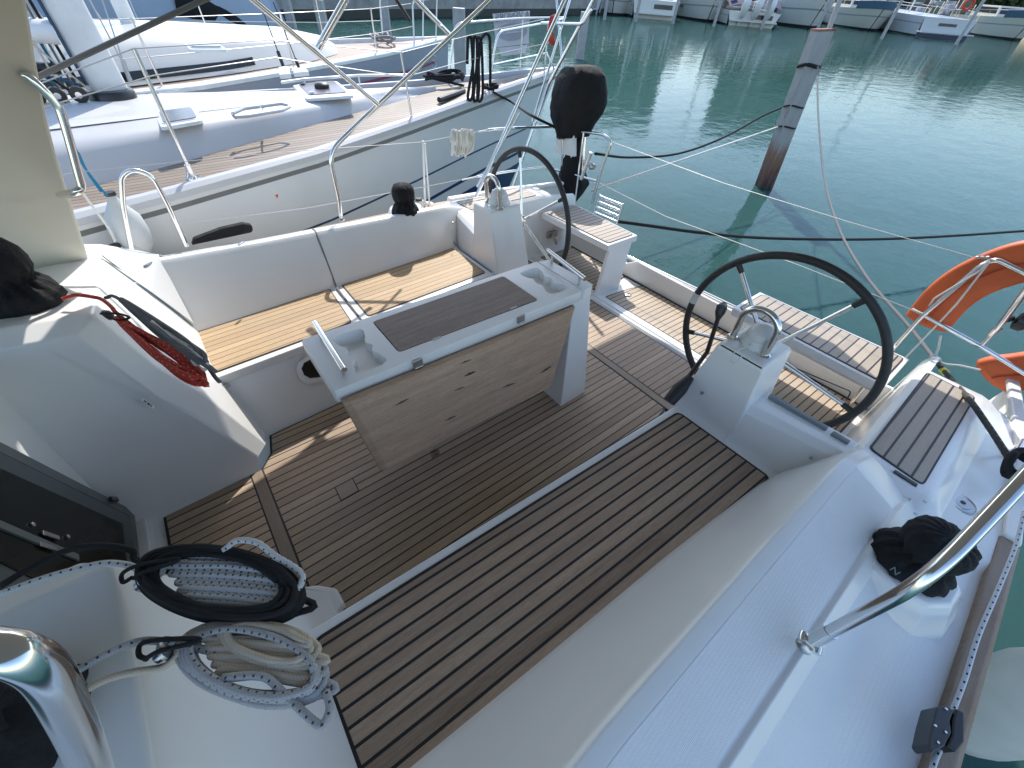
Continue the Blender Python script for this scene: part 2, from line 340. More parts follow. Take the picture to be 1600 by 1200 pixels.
# bench mouldings: lip, top and front face, one per side
def bench(inn, out, xa, xb, nm):    # inn/out: inboard and outboard y of the teak at xa and xb
    s = 1 if out[0] > inn[0] else -1
    m = MB(); r = []
    for x in (xa-.14, xa, (xa+xb)/2, xb, xb+.12):
        t = (x-xa)/(xb-xa); a = lerp(inn[0], inn[1], t); b = lerp(out[0], out[1], t)
        r.append([V((x, b+s*.05, .40)), V((x, b+s*.03, .405)), V((x, a-s*.012, .405)), V((x, a-s*.045, .402)), V((x, a-s*.05, .392)), V((x, a-s*.05, .355)), V((x, a-s*.035, .35)), V((x, a-s*.165, .06)), V((x, a-s*.185, .0)), V((x, a-s*.185, -.05)), V((x, b+s*.05, -.05))])
    m.loft(r); return m.build(nm, GEL, yacht, bevel=.004, smooth=35)
BS = bench((2.155, 2.245), (2.575, 2.70), -.235, 1.55, 'bench'); BP = bench((.615, .53), (.135, .065), -.225, 1.55, 'bench')
def panel(poly, z, name, mats, parent, h=.006, rim=.012, boat=False):  # teak panel with a black caulked rim
    c = sum((V(p).to_2d() for p in poly), V((0, 0))) / len(poly); n = len(poly); outp = []
    P = [V(p).to_2d() for p in poly]; area = sum(P[i].cross(P[(i+1) % n]) for i in range(n)); sg = 1 if area > 0 else -1
    for i in range(n):
        a = (P[i]-P[i-1]).normalized(); b = (P[(i+1) % n]-P[i]).normalized(); na = V((a.y, -a.x))*sg; nb = V((b.y, -b.x))*sg
        d = (na+nb); d = d / max(.3, d.dot(na)); outp.append(P[i] + d*rim)
    zf = z if callable(z) else (lambda x, y: z)
    m = MB(); m.prism([(p.x, p.y, zf(p.x, p.y)-.01) for p in outp], .0125+h*.3, 1); m.prism([(p.x, p.y, zf(p.x, p.y)-.004) for p in P], .004+h, 0)
    return m.build(name, mats, parent, smooth=0, boat=boat)
def rnd(poly, r=.02, n=4):
    P = [V((*p, 0)) for p in poly]; out = []; N_ = len(P)
    for i in range(N_):
        a = (P[i-1]-P[i]).normalized()*r; b = (P[(i+1) % N_]-P[i]).normalized()*r
        for k in range(n+1):
            t = k/n; q = (P[i]+a)*(1-t)**2 + P[i]*2*t*(1-t) + (P[i]+b)*t*t; out.append((q.x, q.y))
    return out
panel(rnd([(-.225, .615), (1.55, .53), (1.555, .065), (.9, .083), (.3, .108), (-.225, .135)]), .405, 'teak_panel', [TEAK_SEAT, CAULK], yacht)
panel(rnd([(-.235, 2.155), (.515, 2.19), (.54, 2.635), (-.24, 2.58)]), .405, 'teak_panel', [TEAK_SEAT_S, CAULK], yacht, rim=.007)
panel(rnd([(.63, 2.195), (1.55, 2.245), (1.555, 2.70), (.635, 2.64)]), .405, 'teak_panel', [TEAK_SEAT_S, CAULK], yacht, rim=.007)
# cockpit sole
m = MB(); m.add([(-.86, .0, -.012), (3.12, -.12, -.012), (3.12, 2.9, -.012), (-.86, 2.77, -.012)], [(0, 1, 2, 3)]); m.build('sole_moulding', GEL, yacht, smooth=0)
panel([(-.68, 1.749), (-.305, 1.752), (-.305, 1.01), (-.68, 1.01)], 0, 'sole_panel', [TEAK_SOLE, CAULK], yacht)
panel([(-.238, 1.755), (-.17, 1.835), (-.14, 1.965), (.3, 1.99), (1.1, 2.03), (1.85, 2.07), (1.93, 2.0), (1.93, .76), (1.85, .74), (.5, .80), (-.148, .831), (-.150, .913), (-.236, .985)], 0, 'sole_panel', [TEAK_SOLE, CAULK], yacht)
panel([(2.005, 2.05), (2.06, 2.70), (2.40, 2.80), (2.46, 2.80), (2.46, -.03), (2.3, -.03), (2.06, .02), (2.005, .74)], 0, 'sole_panel', [TEAK_SOLE, CAULK], yacht)
panel([(-.297, 1.755), (-.246, 1.755), (-.246, .98), (-.297, .98)], .0015, 'cross_plank', [TEAK_CROSS, CAULK], yacht, rim=.006)
panel([(1.942, 2.04), (1.993, 2.05), (1.993, .73), (1.942, .73)], .0015, 'cross_plank', [TEAK_CROSS, CAULK], yacht, rim=.006)
q4 = [Z(0, *p) for p in ((525, 763.5), (551, 749.8), (560.3, 767.5), (534.2, 782.3))]; panel([(p.x, p.y) for p in q4], .0048, 'teak_inset', [teak('inset_teak', 'X', 10, -5, 0, light=(.46, .35, .25), dark=(.30, .22, .15)), CAULK], yacht, rim=.005, h=.005)
# transverse step and the aft sole
m = MB(); m.prism([(2.475, -.06, -.01), (2.50, -.06, .012), (2.525, -.06, .012), (2.525, -.06, .004), (2.535, -.06, .004), (2.535, -.06, .014), (2.60, -.06, .014), (2.60, -.06, -.01)], (0, 2.89, 0)); m.build('sole_sill', GEL, yacht, bevel=.003)
m = MB(); m.prism([(2.60, -.06, -.011), (3.07, -.06, -.011), (3.07, 2.83, -.011), (2.60, 2.83, -.011)], .012); m.build('stern_sole_moulding', GEL, yacht, smooth=0)
panel(rnd([(2.615, -.02), (3.035, -.02), (3.035, .9), (3.035, 1.84), (2.86, 1.88), (2.615, 1.90)], .015), .003, 'sole_panel', [TEAK_STERN, CAULK], yacht)
panel(rnd([(2.615, 2.06), (3.035, 2.06), (3.035, 2.78), (2.615, 2.78)], .015), .003, 'sole_panel', [TEAK_STERN, CAULK], yacht)
m = MB(); m.lathe((2.80, 1.815, .009), [(.030, 0), (.032, .004), (.026, .008), (.012, .009), (.0, .009)], 24); m.lathe((2.80, 1.815, .0175), [(.008, 0), (.008, .002)], 12, mat=1); m.build('deck_filler', [STEEL, BLACK], yacht)
# transom bulwark
m = MB(); r = []
for y, zt in ((-.10, .20), (.35, .18), (1.15, .170), (1.28, .170), (1.36, .170), (1.95, .175), (1.99, .18), (2.10, .11), (2.35, .09), (2.9, .09)):
    r.append([V((3.055, y, -.01)), V((3.07, y, zt-.03)), V((3.075, y, zt)), V((3.098, y, zt+.002)), V((3.115, y, zt-.02)), V((3.16, y, -.1)), V((3.06, y, -.1))])
m.loft(r); m.build('transom', GEL, yacht, bevel=.006)
m = MB(); m.box((3.043, -.05, -.004), (3.052, 2.8, .012)); m.build('transom_seal', RUBBER, yacht, smooth=0)
m = MB(); a_, b_ = X(3.22, 975, 398), X(3.22, 1165, 488); m.tube([a_, b_], .014, 12); m.tube([a_ + V((.035, 0, -.03)), b_ + V((.035, 0, -.03))], .011, 12)
for t_ in (.03, .5, .97): c_ = a_.lerp(b_, t_); m.tube([c_, V((3.11, c_.y, .05))], .009, 8)
m.build('transom_rail', STEEL, yacht)
# forward winch consoles (mirrored pair)
def P2(y, px, py): return Y(y, px, py)
m = MB()
A = [V((-.86, 1.735, -.01)), V((-.27, 1.752, -.01))]
l2 = [P2(1.80, 403, 714), P2(1.86, 303, 649), P2(1.89, 251, 623), P2(1.92, 116, 524)]      # top edge of the dark inboard face
l1 = [V((-.175, 1.86, .07)), P2(1.95, 318, 616), P2(1.965, 243, 571), P2(1.99, 143, 490)]  # outer edge of the chamfer
l2f = [V((-.62, 1.92, .93)), V((-.86, 1.93, .95))]; l1f = [V((-.60, 2.0, .965)), V((-.86, 2.01, .985))]
vs = A + l2 + l2f + l1 + l1f
# indices: A0 0 A1 1 | l2 2..5 | l2f 6,7 | l1 8..11 | l1f 12,13
fs = [(0, 1, 2, 3, 4, 5, 6, 7), (2, 8, 9, 3), (3, 9, 10, 4), (4, 10, 11, 5), (5, 11, 12, 6), (6, 12, 13, 7)]
o0 = len(vs); aft = [V((-.155, 2.10, .02)), V((-.232, 2.12, .415)), V((-.30, 2.15, .60)), V((-.445, 2.16, .925))]
out = [V((-.15, 2.58, .02)), V((-.238, 2.58, .415)), V((-.30, 2.64, .56)), V((-.44, 2.72, .86))]
aftf = [V((-.60, 2.16, .95)), V((-.86, 2.16, .965))]; outf = [V((-.60, 2.76, .875)), V((-.86, 2.74, .89))]
vs += aft + out + aftf + outf   # o0..: aft 0-3, out 4-7, aftf 8,9, outf 10,11
q = lambda k: o0 + k
fs += [(8, q(0), q(1), 9), (9, q(1), q(2), 10), (10, q(2), q(3), 11), (11, q(3), q(8), 12), (12, q(8), q(9), 13)]
fs += [(q(0), q(4), q(5), q(1)), (q(1), q(5), q(6), q(2)), (q(2), q(6), q(7), q(3)), (q(3), q(7), q(10), q(8)), (q(8), q(10), q(11), q(9))]
m.add(vs, fs); m.build('winch_console', GEL, yacht, bevel=.010, seg=3, smooth=24); m = m.mirror()
for p in m.v:
    if p.y > .5 and p.z > .3: p.y += .035
m.build('winch_console', GEL, yacht, bevel=.010, seg=3, smooth=24)
# outer shoulder joining console to coaming and side deck
m = MB(); rr = []
for x, z0, z1, z2 in ((-.86, .89, .90, .86), (-.60, .875, .90, .86), (-.44, .855, .86, .82), (-.33, .66, .80, .765), (-.235, .46, .748, .735)):
    yb = 2.74 if x < -.4 else (2.66 if x < -.3 else 2.60); rr.append([V((x, yb, z0)), V((x, 2.86 if x > -.5 else 2.88, z1)), V((x, 2.93, z1-.005)), V((x, 3.06, z2-.05)), V((x, 3.2, .50))])
m.loft(rr, closed=False); both(m, 'console_shoulder', GEL, smooth=30)
m = MB(); m.tube([(-.435, 2.745, .868), (-.31, 2.665, .59), (-.243, 2.60, .435)], .0025, 6); both(m, 'moulding_joint', GRV)
# companionway bulkhead with its smoked door
m = MB(); bx = -.80
m.prism([(bx, 1.00, .04), (bx, 1.735, .04), (bx, 1.95, .96), (bx, .82, .96)], (-.12, 0, 0), 0)
m.prism([(bx, .9, -.02), (bx, 1.8, -.02), (bx, 1.8, .05), (bx, .9, .05)], (.06, 0, 0), 0)
m.build('companionway_bulkhead', GEL, yacht, bevel=.006)
dr = empty('companionway_door', (0, 0, 0)); dr.parent = yacht
def dq(y, z, x=-.762): return V((x, y, z))
m = MB()
DOORP = glassy('door_acrylic', (.012, .012, .009), .25); DOORP.node_tree.nodes['Principled BSDF'].inputs['Specular IOR Level'].default_value = .15
fo = [(1.02, .075), (1.66, .075), (1.795, .085), (1.585, .84), (1.45, 1.35), (1.02, 1.35)]
fo = [(1.0, .08), (1.79, .08), (1.585, .84), (1.45, 1.34), (1.0, 1.34)]
def inset(poly, d):
    n = len(poly); P = [V(p) for p in poly]; ar = sum(P[i].cross(P[(i+1) % n]) for i in range(n)); sg = 1 if ar > 0 else -1; o = []
    for i in range(n):
        a = (P[i]-P[i-1]).normalized(); b = (P[(i+1) % n]-P[i]).normalized(); na = V((-a.y, a.x))*sg; nb = V((-b.y, b.x))*sg; dd = na+nb; o.append(P[i]+dd/max(.3, dd.dot(na))*d)
    return [(p.x, p.y) for p in o]
f1 = inset(fo, .05); f2 = inset(fo, .062); f3 = inset(fo, .13)
m.prism([(-.80, y, z) for y, z in fo], (.035, 0, 0), 0); m.build('door_frame', [GREYFR], dr, bevel=.003, smooth=0)
m = MB(); m.prism([(-.766, y, z) for y, z in f1], (.004, 0, 0)); m.build('door_seal', RUBBER, dr, smooth=0)
m = MB(); m.prism([(-.763, y, z) for y, z in f2], (.006, 0, 0)); m.build('door_rim', plain('dark_frame', (.075, .088, .09), .35), dr, smooth=0)
m = MB(); m.prism([(-.758, y, z) for y, z in f3], (.004, 0, 0)); m.build('door_pane', DOORP, dr, smooth=0)
m = MB(); a_, b_ = X(-.752, -20, 812), X(-.752, 122, 872); d_ = (b_-a_)/2; m.obox((a_+b_)/2, (.004, 0, 0), d_, V((1, 0, 0)).cross(d_.normalized())*.013); m.build('sliding_bar', GREYFR, dr, bevel=.002)
for px, py, r in ((50, 820, .008), (105, 839, .008)):
    p = X(-.752, px, py); m = MB(); m.lathe(p, [(r, 0), (r, .004), (r*.5, .006)], 12, 'X'); m.build('door_stud', STEEL, dr)
for (a, b) in (((66, 832), (92, 841)), ((62, 850), (88, 858))):
    p = X(-.748, *a); q_ = X(-.748, *b); m = MB(); c = (p+q_)/2; d = (q_-p)/2; m.obox(c, (.003, 0, 0), d, V((1, 0, 0)).cross(d.normalized())*.008); m.build('door_plate', STEEL, dr, bevel=.002)
p = X(-.755, 178, 780); m = MB(); m.obox(p, (.005, 0, 0), (0, .017, -.026), (0, .009, .006)); m.build('door_hinge', BLACK, dr, bevel=.003)
for k in (-1, 0, 1): m = MB(); m.lathe(p + V((.005, k*.011, -k*.017)), [(.003, 0), (.003, .002)], 8, 'X'); m.build('hinge_screw', STEEL, dr)
# small sticker on console face, lettering too small to read
pS = P2(1.80, 231, 631); nrm = (A[1]-l2[1]).cross(l2[3]-l2[1]).normalized(); nrm = nrm if nrm.y < 0 else -nrm
pS = onplane(A[1], nrm, 231, 631) + nrm*.0015; e1 = (onplane(A[1], nrm, 240, 637)-onplane(A[1], nrm, 222, 625))/2; e2 = nrm.cross(e1).normalized()*.007
m = MB(); m.obox(pS, e1, e2, nrm*.0008, 0)
for k, w in ((-.7, .10), (-.45, .12), (-.1, .1), (.12, .16), (.42, .1), (.62, .06)): m.obox(pS+e1*k+nrm*.001, e1*w*.8, e2*.55, nrm*.0005, 1)
m.build('sticker', [WHITEP, BLACK], yacht, smooth=0)
# ---------------- helm consoles ----------------
def helm_console(mir):
    f = (lambda b: b.mirror()) if mir else (lambda b: b)
    root = empty('helm_console', (0, 0, 0)); root.parent = yacht
    m = MB()
    # pedestal (starboard numbers)
    def R_(z, xf, xa, yi, yo, dx=0): return [V((xf, yi, z)), V((xa, yi-.0, z)), V((xa+.0, yo, z)), V((xf-dx, yo, z))]
    lo = [V((1.615, 2.155, -.02)), V((1.93, 2.165, -.02)), V((1.93, 2.50, -.02)), V((1.60, 2.50, -.02))]
    md = [V((1.61, 2.165, .42)), V((1.915, 2.175, .42)), V((1.90, 2.50, .42)), V((1.60, 2.50, .42))]
    m2 = [V((1.605, 2.205, .615)), V((1.885, 2.205, .615)), V((1.88, 2.475, .615)), V((1.61, 2.475, .615))]
    tp = [V((1.60, 2.238, .825)), V((1.855, 2.238, .825)), V((1.855, 2.455, .825)), V((1.60, 2.455, .825))]
    tt = [V((1.615, 2.25, .842)), V((1.845, 2.25, .842)), V((1.845, 2.445, .842)), V((1.615, 2.445, .842))]
    m.loft([lo, md, m2, tp, tt]); f(m).build('pedestal', GEL, root, bevel=.014, seg=3, smooth=30)
    m = MB(); m.loft([[V((1.60, 2.47, -.02)), V((1.595, 2.47, .42)), V((1.62, 2.47, .585)), V((1.66, 2.47, .61)), V((1.79, 2.47, .612)), V((1.81, 2.47, .60)), V((1.88, 2.47, -.02))],
                      [V((1.66, 2.86, -.02)), V((1.645, 2.86, .42)), V((1.69, 2.86, .60)), V((1.71, 2.86, .625)), V((1.81, 2.86, .625)), V((1.83, 2.86, .61)), V((1.90, 2.86, -.02))]])
    f(m).build('console_wall', GEL, root, bevel=.006, smooth=30)
    m = MB(); m.tube(bend([(1.69, 2.405, .825), (1.675, 2.405, .985), (1.675, 2.36, 1.025), (1.675, 2.30, 1.025), (1.675, 2.255, .985), (1.69, 2.255, .825)], .075, 8), .0145, 14)
    for y in (2.405, 2.255): m.lathe((1.69, y, .838), [(.026, 0), (.026, .006), (.018, .012)], 16)
    f(m).build('grab_rail', STEEL, root)
    cp_ = empty('compass', (0, 0, 0)); cp_.parent = root
    m = MB(); m.lathe((1.745, 2.345, .838), [(.075, 0), (.077, .012), (.066, .03), (.064, .04)], 32); f(m).build('compass_base', WHITEP, cp_)
    m = MB(); m.lathe((1.745, 2.345, .878), [(.062, 0), (.060, .018), (.048, .042), (.028, .056), (.004, .061)], 32); f(m).build('compass_cover', plain('frosted_cover', (.70, .70, .69), .22), cp_)
    if mir:
        m = MB(); m.tube(smoothpath([Z(.86, 1178, 527), Z(.862, 1168, 545), Z(.855, 1150, 566), Z(.853, 1142, 562), Z(.86, 1150, 549), Z(.87, 1172, 540)], 6), .0025, 6); m.build('cover_cord', WHITEP, cp_)
    # screws on the forward wall
    for px, py in (((1097, 614), (1268, 715)) if mir else ((708, 348),)):
        p = X(1.597 if px == 1097 else (1.64 if mir else 1.6), px, py); m = MB(); m.lathe(p - V((.006, 0, 0)), [(.007, 0), (.007, .008)], 12, 'X'); m.build('screw', DARKSTEEL, root)
    return root
hcS = helm_console(False); hcP = helm_console(True)
# grey seals on the port console wall, clear film round its corner
m = MB(); 
for a, b in (((1203, 617), (1293, 670)), ((1300, 676), (1327, 692))):
    p, q_ = Z(.63, *a), Z(.63, *b); c = (p+q_)/2; d = (q_-p)/2; m.obox(c - V((0, 0, .004)), d, V((.012, 0, 0)), V((0, 0, .010)))
m.build('wall_seal', plain('grey_rubber', (.20, .22, .23), .5), hcP, bevel=.004)
# engine throttle on the inboard side of port pedestal
thr = empty('throttle', (0, 0, 0)); thr.parent = yacht
m = MB(); a, b, c = Y(.60, 1060, 610), Y(.62, 1105, 550), Y(.63, 1122, 497)
m.tube([a, b, c], [.012, .011, .010], 10); m.build('throttle_arm', BLACK, thr)
m = MB(); m.tube([c, Y(.63, 1125, 488), Y(.635, 1128, 480), Y(.64, 1131, 476)], [.012, .022, .024, .015], 14); m.build('throttle_knob', BLACK, thr)
m = MB(); m.tube([Y(.57, 1045, 628), Y(.57, 1062, 608), Y(.575, 1078, 590)], [.03, .035, .02], 12); m.build('throttle_boot', RUBBER, thr)
# ---------------- steering wheels ----------------
def wheel(mir, cx, cy, cz, R_, spk):
    root = empty('steering_wheel', (0, 0, 0)); root.parent = yacht; c = V((cx, cy, cz))
    def pt(a, r, dx=0): return c + V((dx, math.cos(a)*r, math.sin(a)*r))
    m = MB(); m.tube([pt(2*math.pi*k/96, R_) for k in range(96)], .0175, 14, closed=True); m.build('rim', RUBBER, root)
    for a in spk:
        a = math.radians(a); m = MB(); m.tube([pt(a, .02, -.035), pt(a, R_*.35, -.02), pt(a, R_-.05, 0)], [.013, .0105, .0095], 12, mat=0); m.tube([pt(a, R_-.055), pt(a, R_-.01)], [.0125, .014], 12, mat=1); m.build('spoke', [STEEL, RUBBER], root)
    m = MB(); m.lathe(c + V((-.06, 0, 0)), [(.02, -.08), (.03, 0), (.042, .01), (.042, .03), (.026, .045), (.014, .06)], 24, 'X'); m.build('hub', STEEL, root)
    m = MB(); m.lathe(V((1.88, c.y, c.z)), [(.05, 0), (.04, .02), (.02, .03), (.02, cx-1.88-.05)], 16, 'X'); m.build('axle', DARKSTEEL, root)
    return root
def sp_angle(cx, c, px, py): p = X(cx, px, py); return math.degrees(math.atan2(p.z-c[1], p.y-c[0]))
WPc = (.432, .70); WSc = (2.335, .675)
wheel(True, 1.99, *WPc, .446, [sp_angle(1.99, WPc, *p) for p in ((1155, 415), (1345, 472), (1075, 518), (1328, 640), (1150, 640))])
wheel(False, 1.99, *WSc, .466, [sp_angle(1.99, WSc, *p) for p in ((812, 238), (877, 312), (855, 400), (772, 395), (766, 300))])
# strips of clear tape on the port rim and the starboard rim
for c, R_, a0, a1 in ((WPc, .446, sp_angle(1.99, WPc, 1082, 462)-4, sp_angle(1.99, WPc, 1082, 462)+4), (WSc, .466, sp_angle(1.99, WSc, 767, 305)-3, sp_angle(1.99, WSc, 767, 305)+3)):
    m = MB(); m.tube([V((1.99, c[0]+R_*math.cos(math.radians(lerp(a0, a1, k/6))), c[1]+R_*math.sin(math.radians(lerp(a0, a1, k/6))))) for k in range(7)], .0195, 12); m.build('rim_tape', plain('pale_tape', (.55, .53, .50), .3), yacht)
# ---------------- helm seats at the stern ----------------
def stern_seat(y0, y1, x0, x1, zt, name):
    root = empty('helm_seat', (0, 0, 0)); root.parent = yacht; s = 1 if y1 > y0 else -1
    m = MB(); m.prism([(x0, y0, zt-.055), (x1, y0, zt-.055), (x1+.03, y1, zt-.055), (x0-.02, y1, zt-.055)], .055); m.build('seat_slab', GEL, root, bevel=.008)
    panel(rnd([(x0+.035, y0+s*.035), (x1-.03, y0+s*.035), (x1-.005, y1-s*.03), (x0+.015, y1-s*.03)]), zt+.001, 'teak_panel', [TEAK_HELM, CAULK], root, h=.004, rim=.007)
    return root
sS = stern_seat(1.985, 2.80, 2.60, 2.97, .452, 'S'); sP = stern_seat(.885, -.03, 2.62, 2.98, .452, 'P')
m = MB(); m.hexa([(2.555, 1.965, .0), (2.84, 1.955, .0), (2.84, 2.0, .0), (2.555, 2.0, .0), (2.65, 2.0, .398), (2.93, 2.0, .398), (2.93, 2.03, .398), (2.65, 2.03, .398)]); m.build('seat_support', GEL, sS, bevel=.004)
m = MB(); m.hexa([(2.555, .905, .0), (2.84, .915, .0), (2.84, .87, .0), (2.555, .87, .0), (2.68, .86, .398), (2.93, .86, .398), (2.93, .83, .398), (2.68, .83, .398)]) if False else m.box((2.93, -.03, .20), (2.96, .86, .40)); m.build('seat_backing', GEL, sP, bevel=.003)
m = MB(); m.box((2.90, 2.03, .20), (2.93, 2.78, .40)) if False else m.box((2.93, 2.05, .10), (2.955, 2.8, .395)); m.build('seat_backing', GEL, sS, bevel=.003)
# stainless struts under the port seat
m = MB(); m.tube([Z(.30, 1222, 565), Z(.06, 1322, 634)], .009, 10); m.build('gas_strut', DARKSTEEL, sP)
m = MB(); m.tube(bend([Z(.22, 1235, 572), Z(.10, 1330, 612), Z(.05, 1322, 626)], .02), .004, 8); m.build('strut_loop', BLACK, sP)
# side walls of the helm area and aft decks with teak steps (mirrored)
m = MB(); m.loft([[V((1.80, 2.83, -.02)), V((1.80, 2.85, .50)), V((1.80, 2.87, .575)), V((1.80, 2.90, .585))], [V((2.62, 2.83, -.02)), V((2.62, 2.85, .50)), V((2.62, 2.87, .565)), V((2.62, 2.90, .575))],
                  [V((3.06, 2.83, -.02)), V((3.06, 2.85, .45)), V((3.06, 2.87, .50)), V((3.06, 2.90, .51))]], closed=False)
both(m, 'helm_side_wall', GEL, smooth=40)
m = MB(); rr = []
for x, z in ((1.56, .60), (1.70, .60), (1.78, .594), (1.86, .586), (2.6, .576), (2.78, .55), (2.90, .49), (3.02, .36), (3.12, .15)):
    if x < 1.75: rr.append([V((x, 2.86, .595)), V((x, 2.885, .60)), V((x, 3.12, .548)), V((x, 3.15, .538)), V((x, 3.21, .512)), V((x, tab(EDGE, x)-.02, .46))]); continue
    rr.append([V((x, 2.86, z-.02)), V((x, 2.885, z)), V((x, 3.12, z)), V((x, 3.15, z-.008)), V((x, 3.21, min(.515, z-.03))), V((x, tab(EDGE, x)-.02, min(.490, z-.05)))])
m.loft(rr, closed=False); both(m, 'stern_deck', GEL, smooth=32, bevel=.0)
zs = lambda x, y: lerp(.5865, .5775, min(1, max(0, (x-1.86)/.74))) if x < 2.6 else lerp(.5775, .551, min(1, (x-2.6)/.18))
panel(rnd([(1.87, 2.905), (2.58, 2.90), (2.58, 3.085), (1.855, 3.10)], .02), lambda x, y: lerp(.5865, .5775, (x-1.86)/.74), 'teak_step', [TEAK_HELM, CAULK], yacht, h=.004, rim=.007)
panel(rnd([(1.87, -.135), (2.70, -.125), (2.68, -.32), (1.84, -.325)], .02), lambda x, y: lerp(.588, .5715, (x-1.86)/.84), 'teak_step', [TEAK_HELM, CAULK], yacht, h=.004, rim=.007)
m = MB(); p, q_ = Z(.600, 1398, 735), Z(.600, 1434, 758); m.obox((p+q_)/2-V((0, 0, .004)), (q_-p)/2, V((.008, 0, 0)), V((0, 0, .003))); m.build('step_catch', BLACK, yacht)
# speaker and shower fitting on the starboard side wall
m = MB(); c = Y(2.835, 872, 350); m.lathe(c, [(.0, .0), (.062, .0), (.066, -.012), (.052, -.018), (.03, -.010), (.018, -.012), (.016, -.014), (.0, -.014)][::-1] if False else [(.066, 0), (.066, -.012), (.054, -.016), (.03, -.010), (.016, -.012)], 28, 'Y'); m.build('deck_speaker', WHITEP, yacht)
m = MB(); m.box((2.70, 2.80, .17), (2.82, 2.829, .23)); m.tube([(2.74, 2.79, .2), (2.75, 2.75, .17), (2.77, 2.75, .12)], .012, 10); m.build('shower_tap', DARKSTEEL, yacht, bevel=.004)
# round deck filler, rope clutch bits on port side deck
m = MB(); c = Z(.53, 1510, 782); c.z = .505; m.lathe(c, [(.050, 0), (.050, .006), (.044, .008), (.042, .005), (.030, .005), (.029, .008), (.012, .009)], 32); m.lathe(c+V((0, 0, .009)), [(.009, 0), (.009, .002)], 12, mat=1); m.build('deck_filler', [DARKSTEEL, BLACK], yacht)
for px, py in ((1445, 784), (1430, 803)):
    c = Z(.60, px, py); m = MB(); m.lathe(c, [(.006, 0), (.006, .004)], 10); m.build('screw', DARKSTEEL, yacht)
# locker vents in the starboard bench front
vn = empty('locker_hatch', (0, 0, 0)); vn.parent = yacht
def bface(px, py, off=0):
    n = V((0, -.30, .13)).normalized(); p0 = V((0, 2.105, .30)); return onplane(p0 + n*off, n, px, py)
def ring(pxs, off): return [bface(*p, off) for p in pxs]
o1 = [(462, 578), (466, 566), (480, 556), (500, 550), (520, 556), (526, 575), (520, 592), (498, 598), (480, 600), (468, 592)]
o2 = [(471, 576), (475, 567), (486, 561), (500, 557), (515, 562), (519, 575), (513, 586), (497, 590), (484, 591), (475, 586)]
m = MB(); m.loft([ring(o1, .0), ring(o1, .010), ring(o2, .012), ring(o2, -.02)], caps=False); m.build('hatch_frame', GEL, vn, smooth=30)
m = MB(); m.add(ring(o2, .002), [list(range(10))]); m.build('hatch_pane', SMOKE, vn, smooth=0)
# ---------------- cockpit table ----------------
tbl = empty('cockpit_table', (0, 0, 0)); tbl.parent = yacht
ZT = .76
def wavy(x0, x1, y0, y1, a, n=40):
    pts = []   # rounded outline with scalloped long sides (long axis is y)
    cx, cy = (x0+x1)/2, (y0+y1)/2; hx, hy = (x1-x0)/2, (y1-y0)/2
    seq = [(-1, -1), (-1, -.55), (-.66, -.30), (-.92, 0), (-.66, .30), (-1, .55), (-1, 1), (1, 1), (1, .55), (.72, .28), (1.0, 0), (.72, -.28), (1, -.55), (1, -1)]
    P = smoothpath([(cx+u*hx, cy+v*hy, 0) for u, v in seq], 5, closed=True); return [(p.x, p.y) for p in P]
holeA = wavy(.285, .405, 1.32, 1.60, 0); holeB = wavy(1.35, 1.465, 1.33, 1.60, 0)
lid = rnd([(.475, 1.345), (1.255, 1.325), (1.25, 1.625), (.475, 1.62)], .02, 3)
outer = rnd([(.165, 1.272), (1.515, 1.262), (1.515, 1.652), (.165, 1.667)], .02, 4)
m = MB(); v_, f_ = holeplate(outer, [holeA, holeB, lid], ZT); m.add(v_, f_)
n = len(outer)
def skirt(m, loop, levels):
    m.loft([[V((p[0]+ (cx-p[0])*k, p[1]+(cy-p[1])*k, z)) for p in loop] for k, z in levels for cx, cy in [(sum(q[0] for q in loop)/len(loop), sum(q[1] for q in loop)/len(loop))]], caps=False)
skirt(m, outer, [(0, ZT), (-.004, ZT-.006), (-.004, ZT-.062), (.01, ZT-.066), (.05, ZT-.05)])
m.add([(p[0], p[1], ZT-.05) for p in outer], [list(range(n))])
for h in (holeA, holeB):
    skirt(m, h, [(0, ZT), (.02, ZT-.004), (.13, ZT-.055), (.20, ZT-.060)])
    cx = sum(q[0] for q in h)/len(h); cy = sum(q[1] for q in h)/len(h); m.add([(p[0]+(cx-p[0])*.20, p[1]+(cy-p[1])*.20, ZT-.060) for p in h], [list(range(len(h)))])
skirt(m, lid, [(0, ZT), (0, ZT-.03)]); m.add([(p[0], p[1], ZT-.03) for p in lid], [list(range(len(lid)))])
m.build('table_top', GEL, tbl, smooth=35)
m = MB(); m.prism([(p[0], p[1], ZT-.02) for p in inset([(q[0], q[1]) for q in lid], .0045)], .022); m.build('table_lid', LIDWOOD, tbl, smooth=0)
m = MB(); m.prism([(p[0], p[1], ZT-.029) for p in inset([(q[0], q[1]) for q in lid], .0005)], .016); m.build('lid_seal', CAULK, tbl, smooth=0)
for x in (.66, 1.10):
    m = MB(); m.obox((x, 1.338, ZT+.0025), (.02, -.0004, 0), (0, .004, 0), (0, 0, .001)); m.build('lid_hinge', DARKSTEEL, tbl)
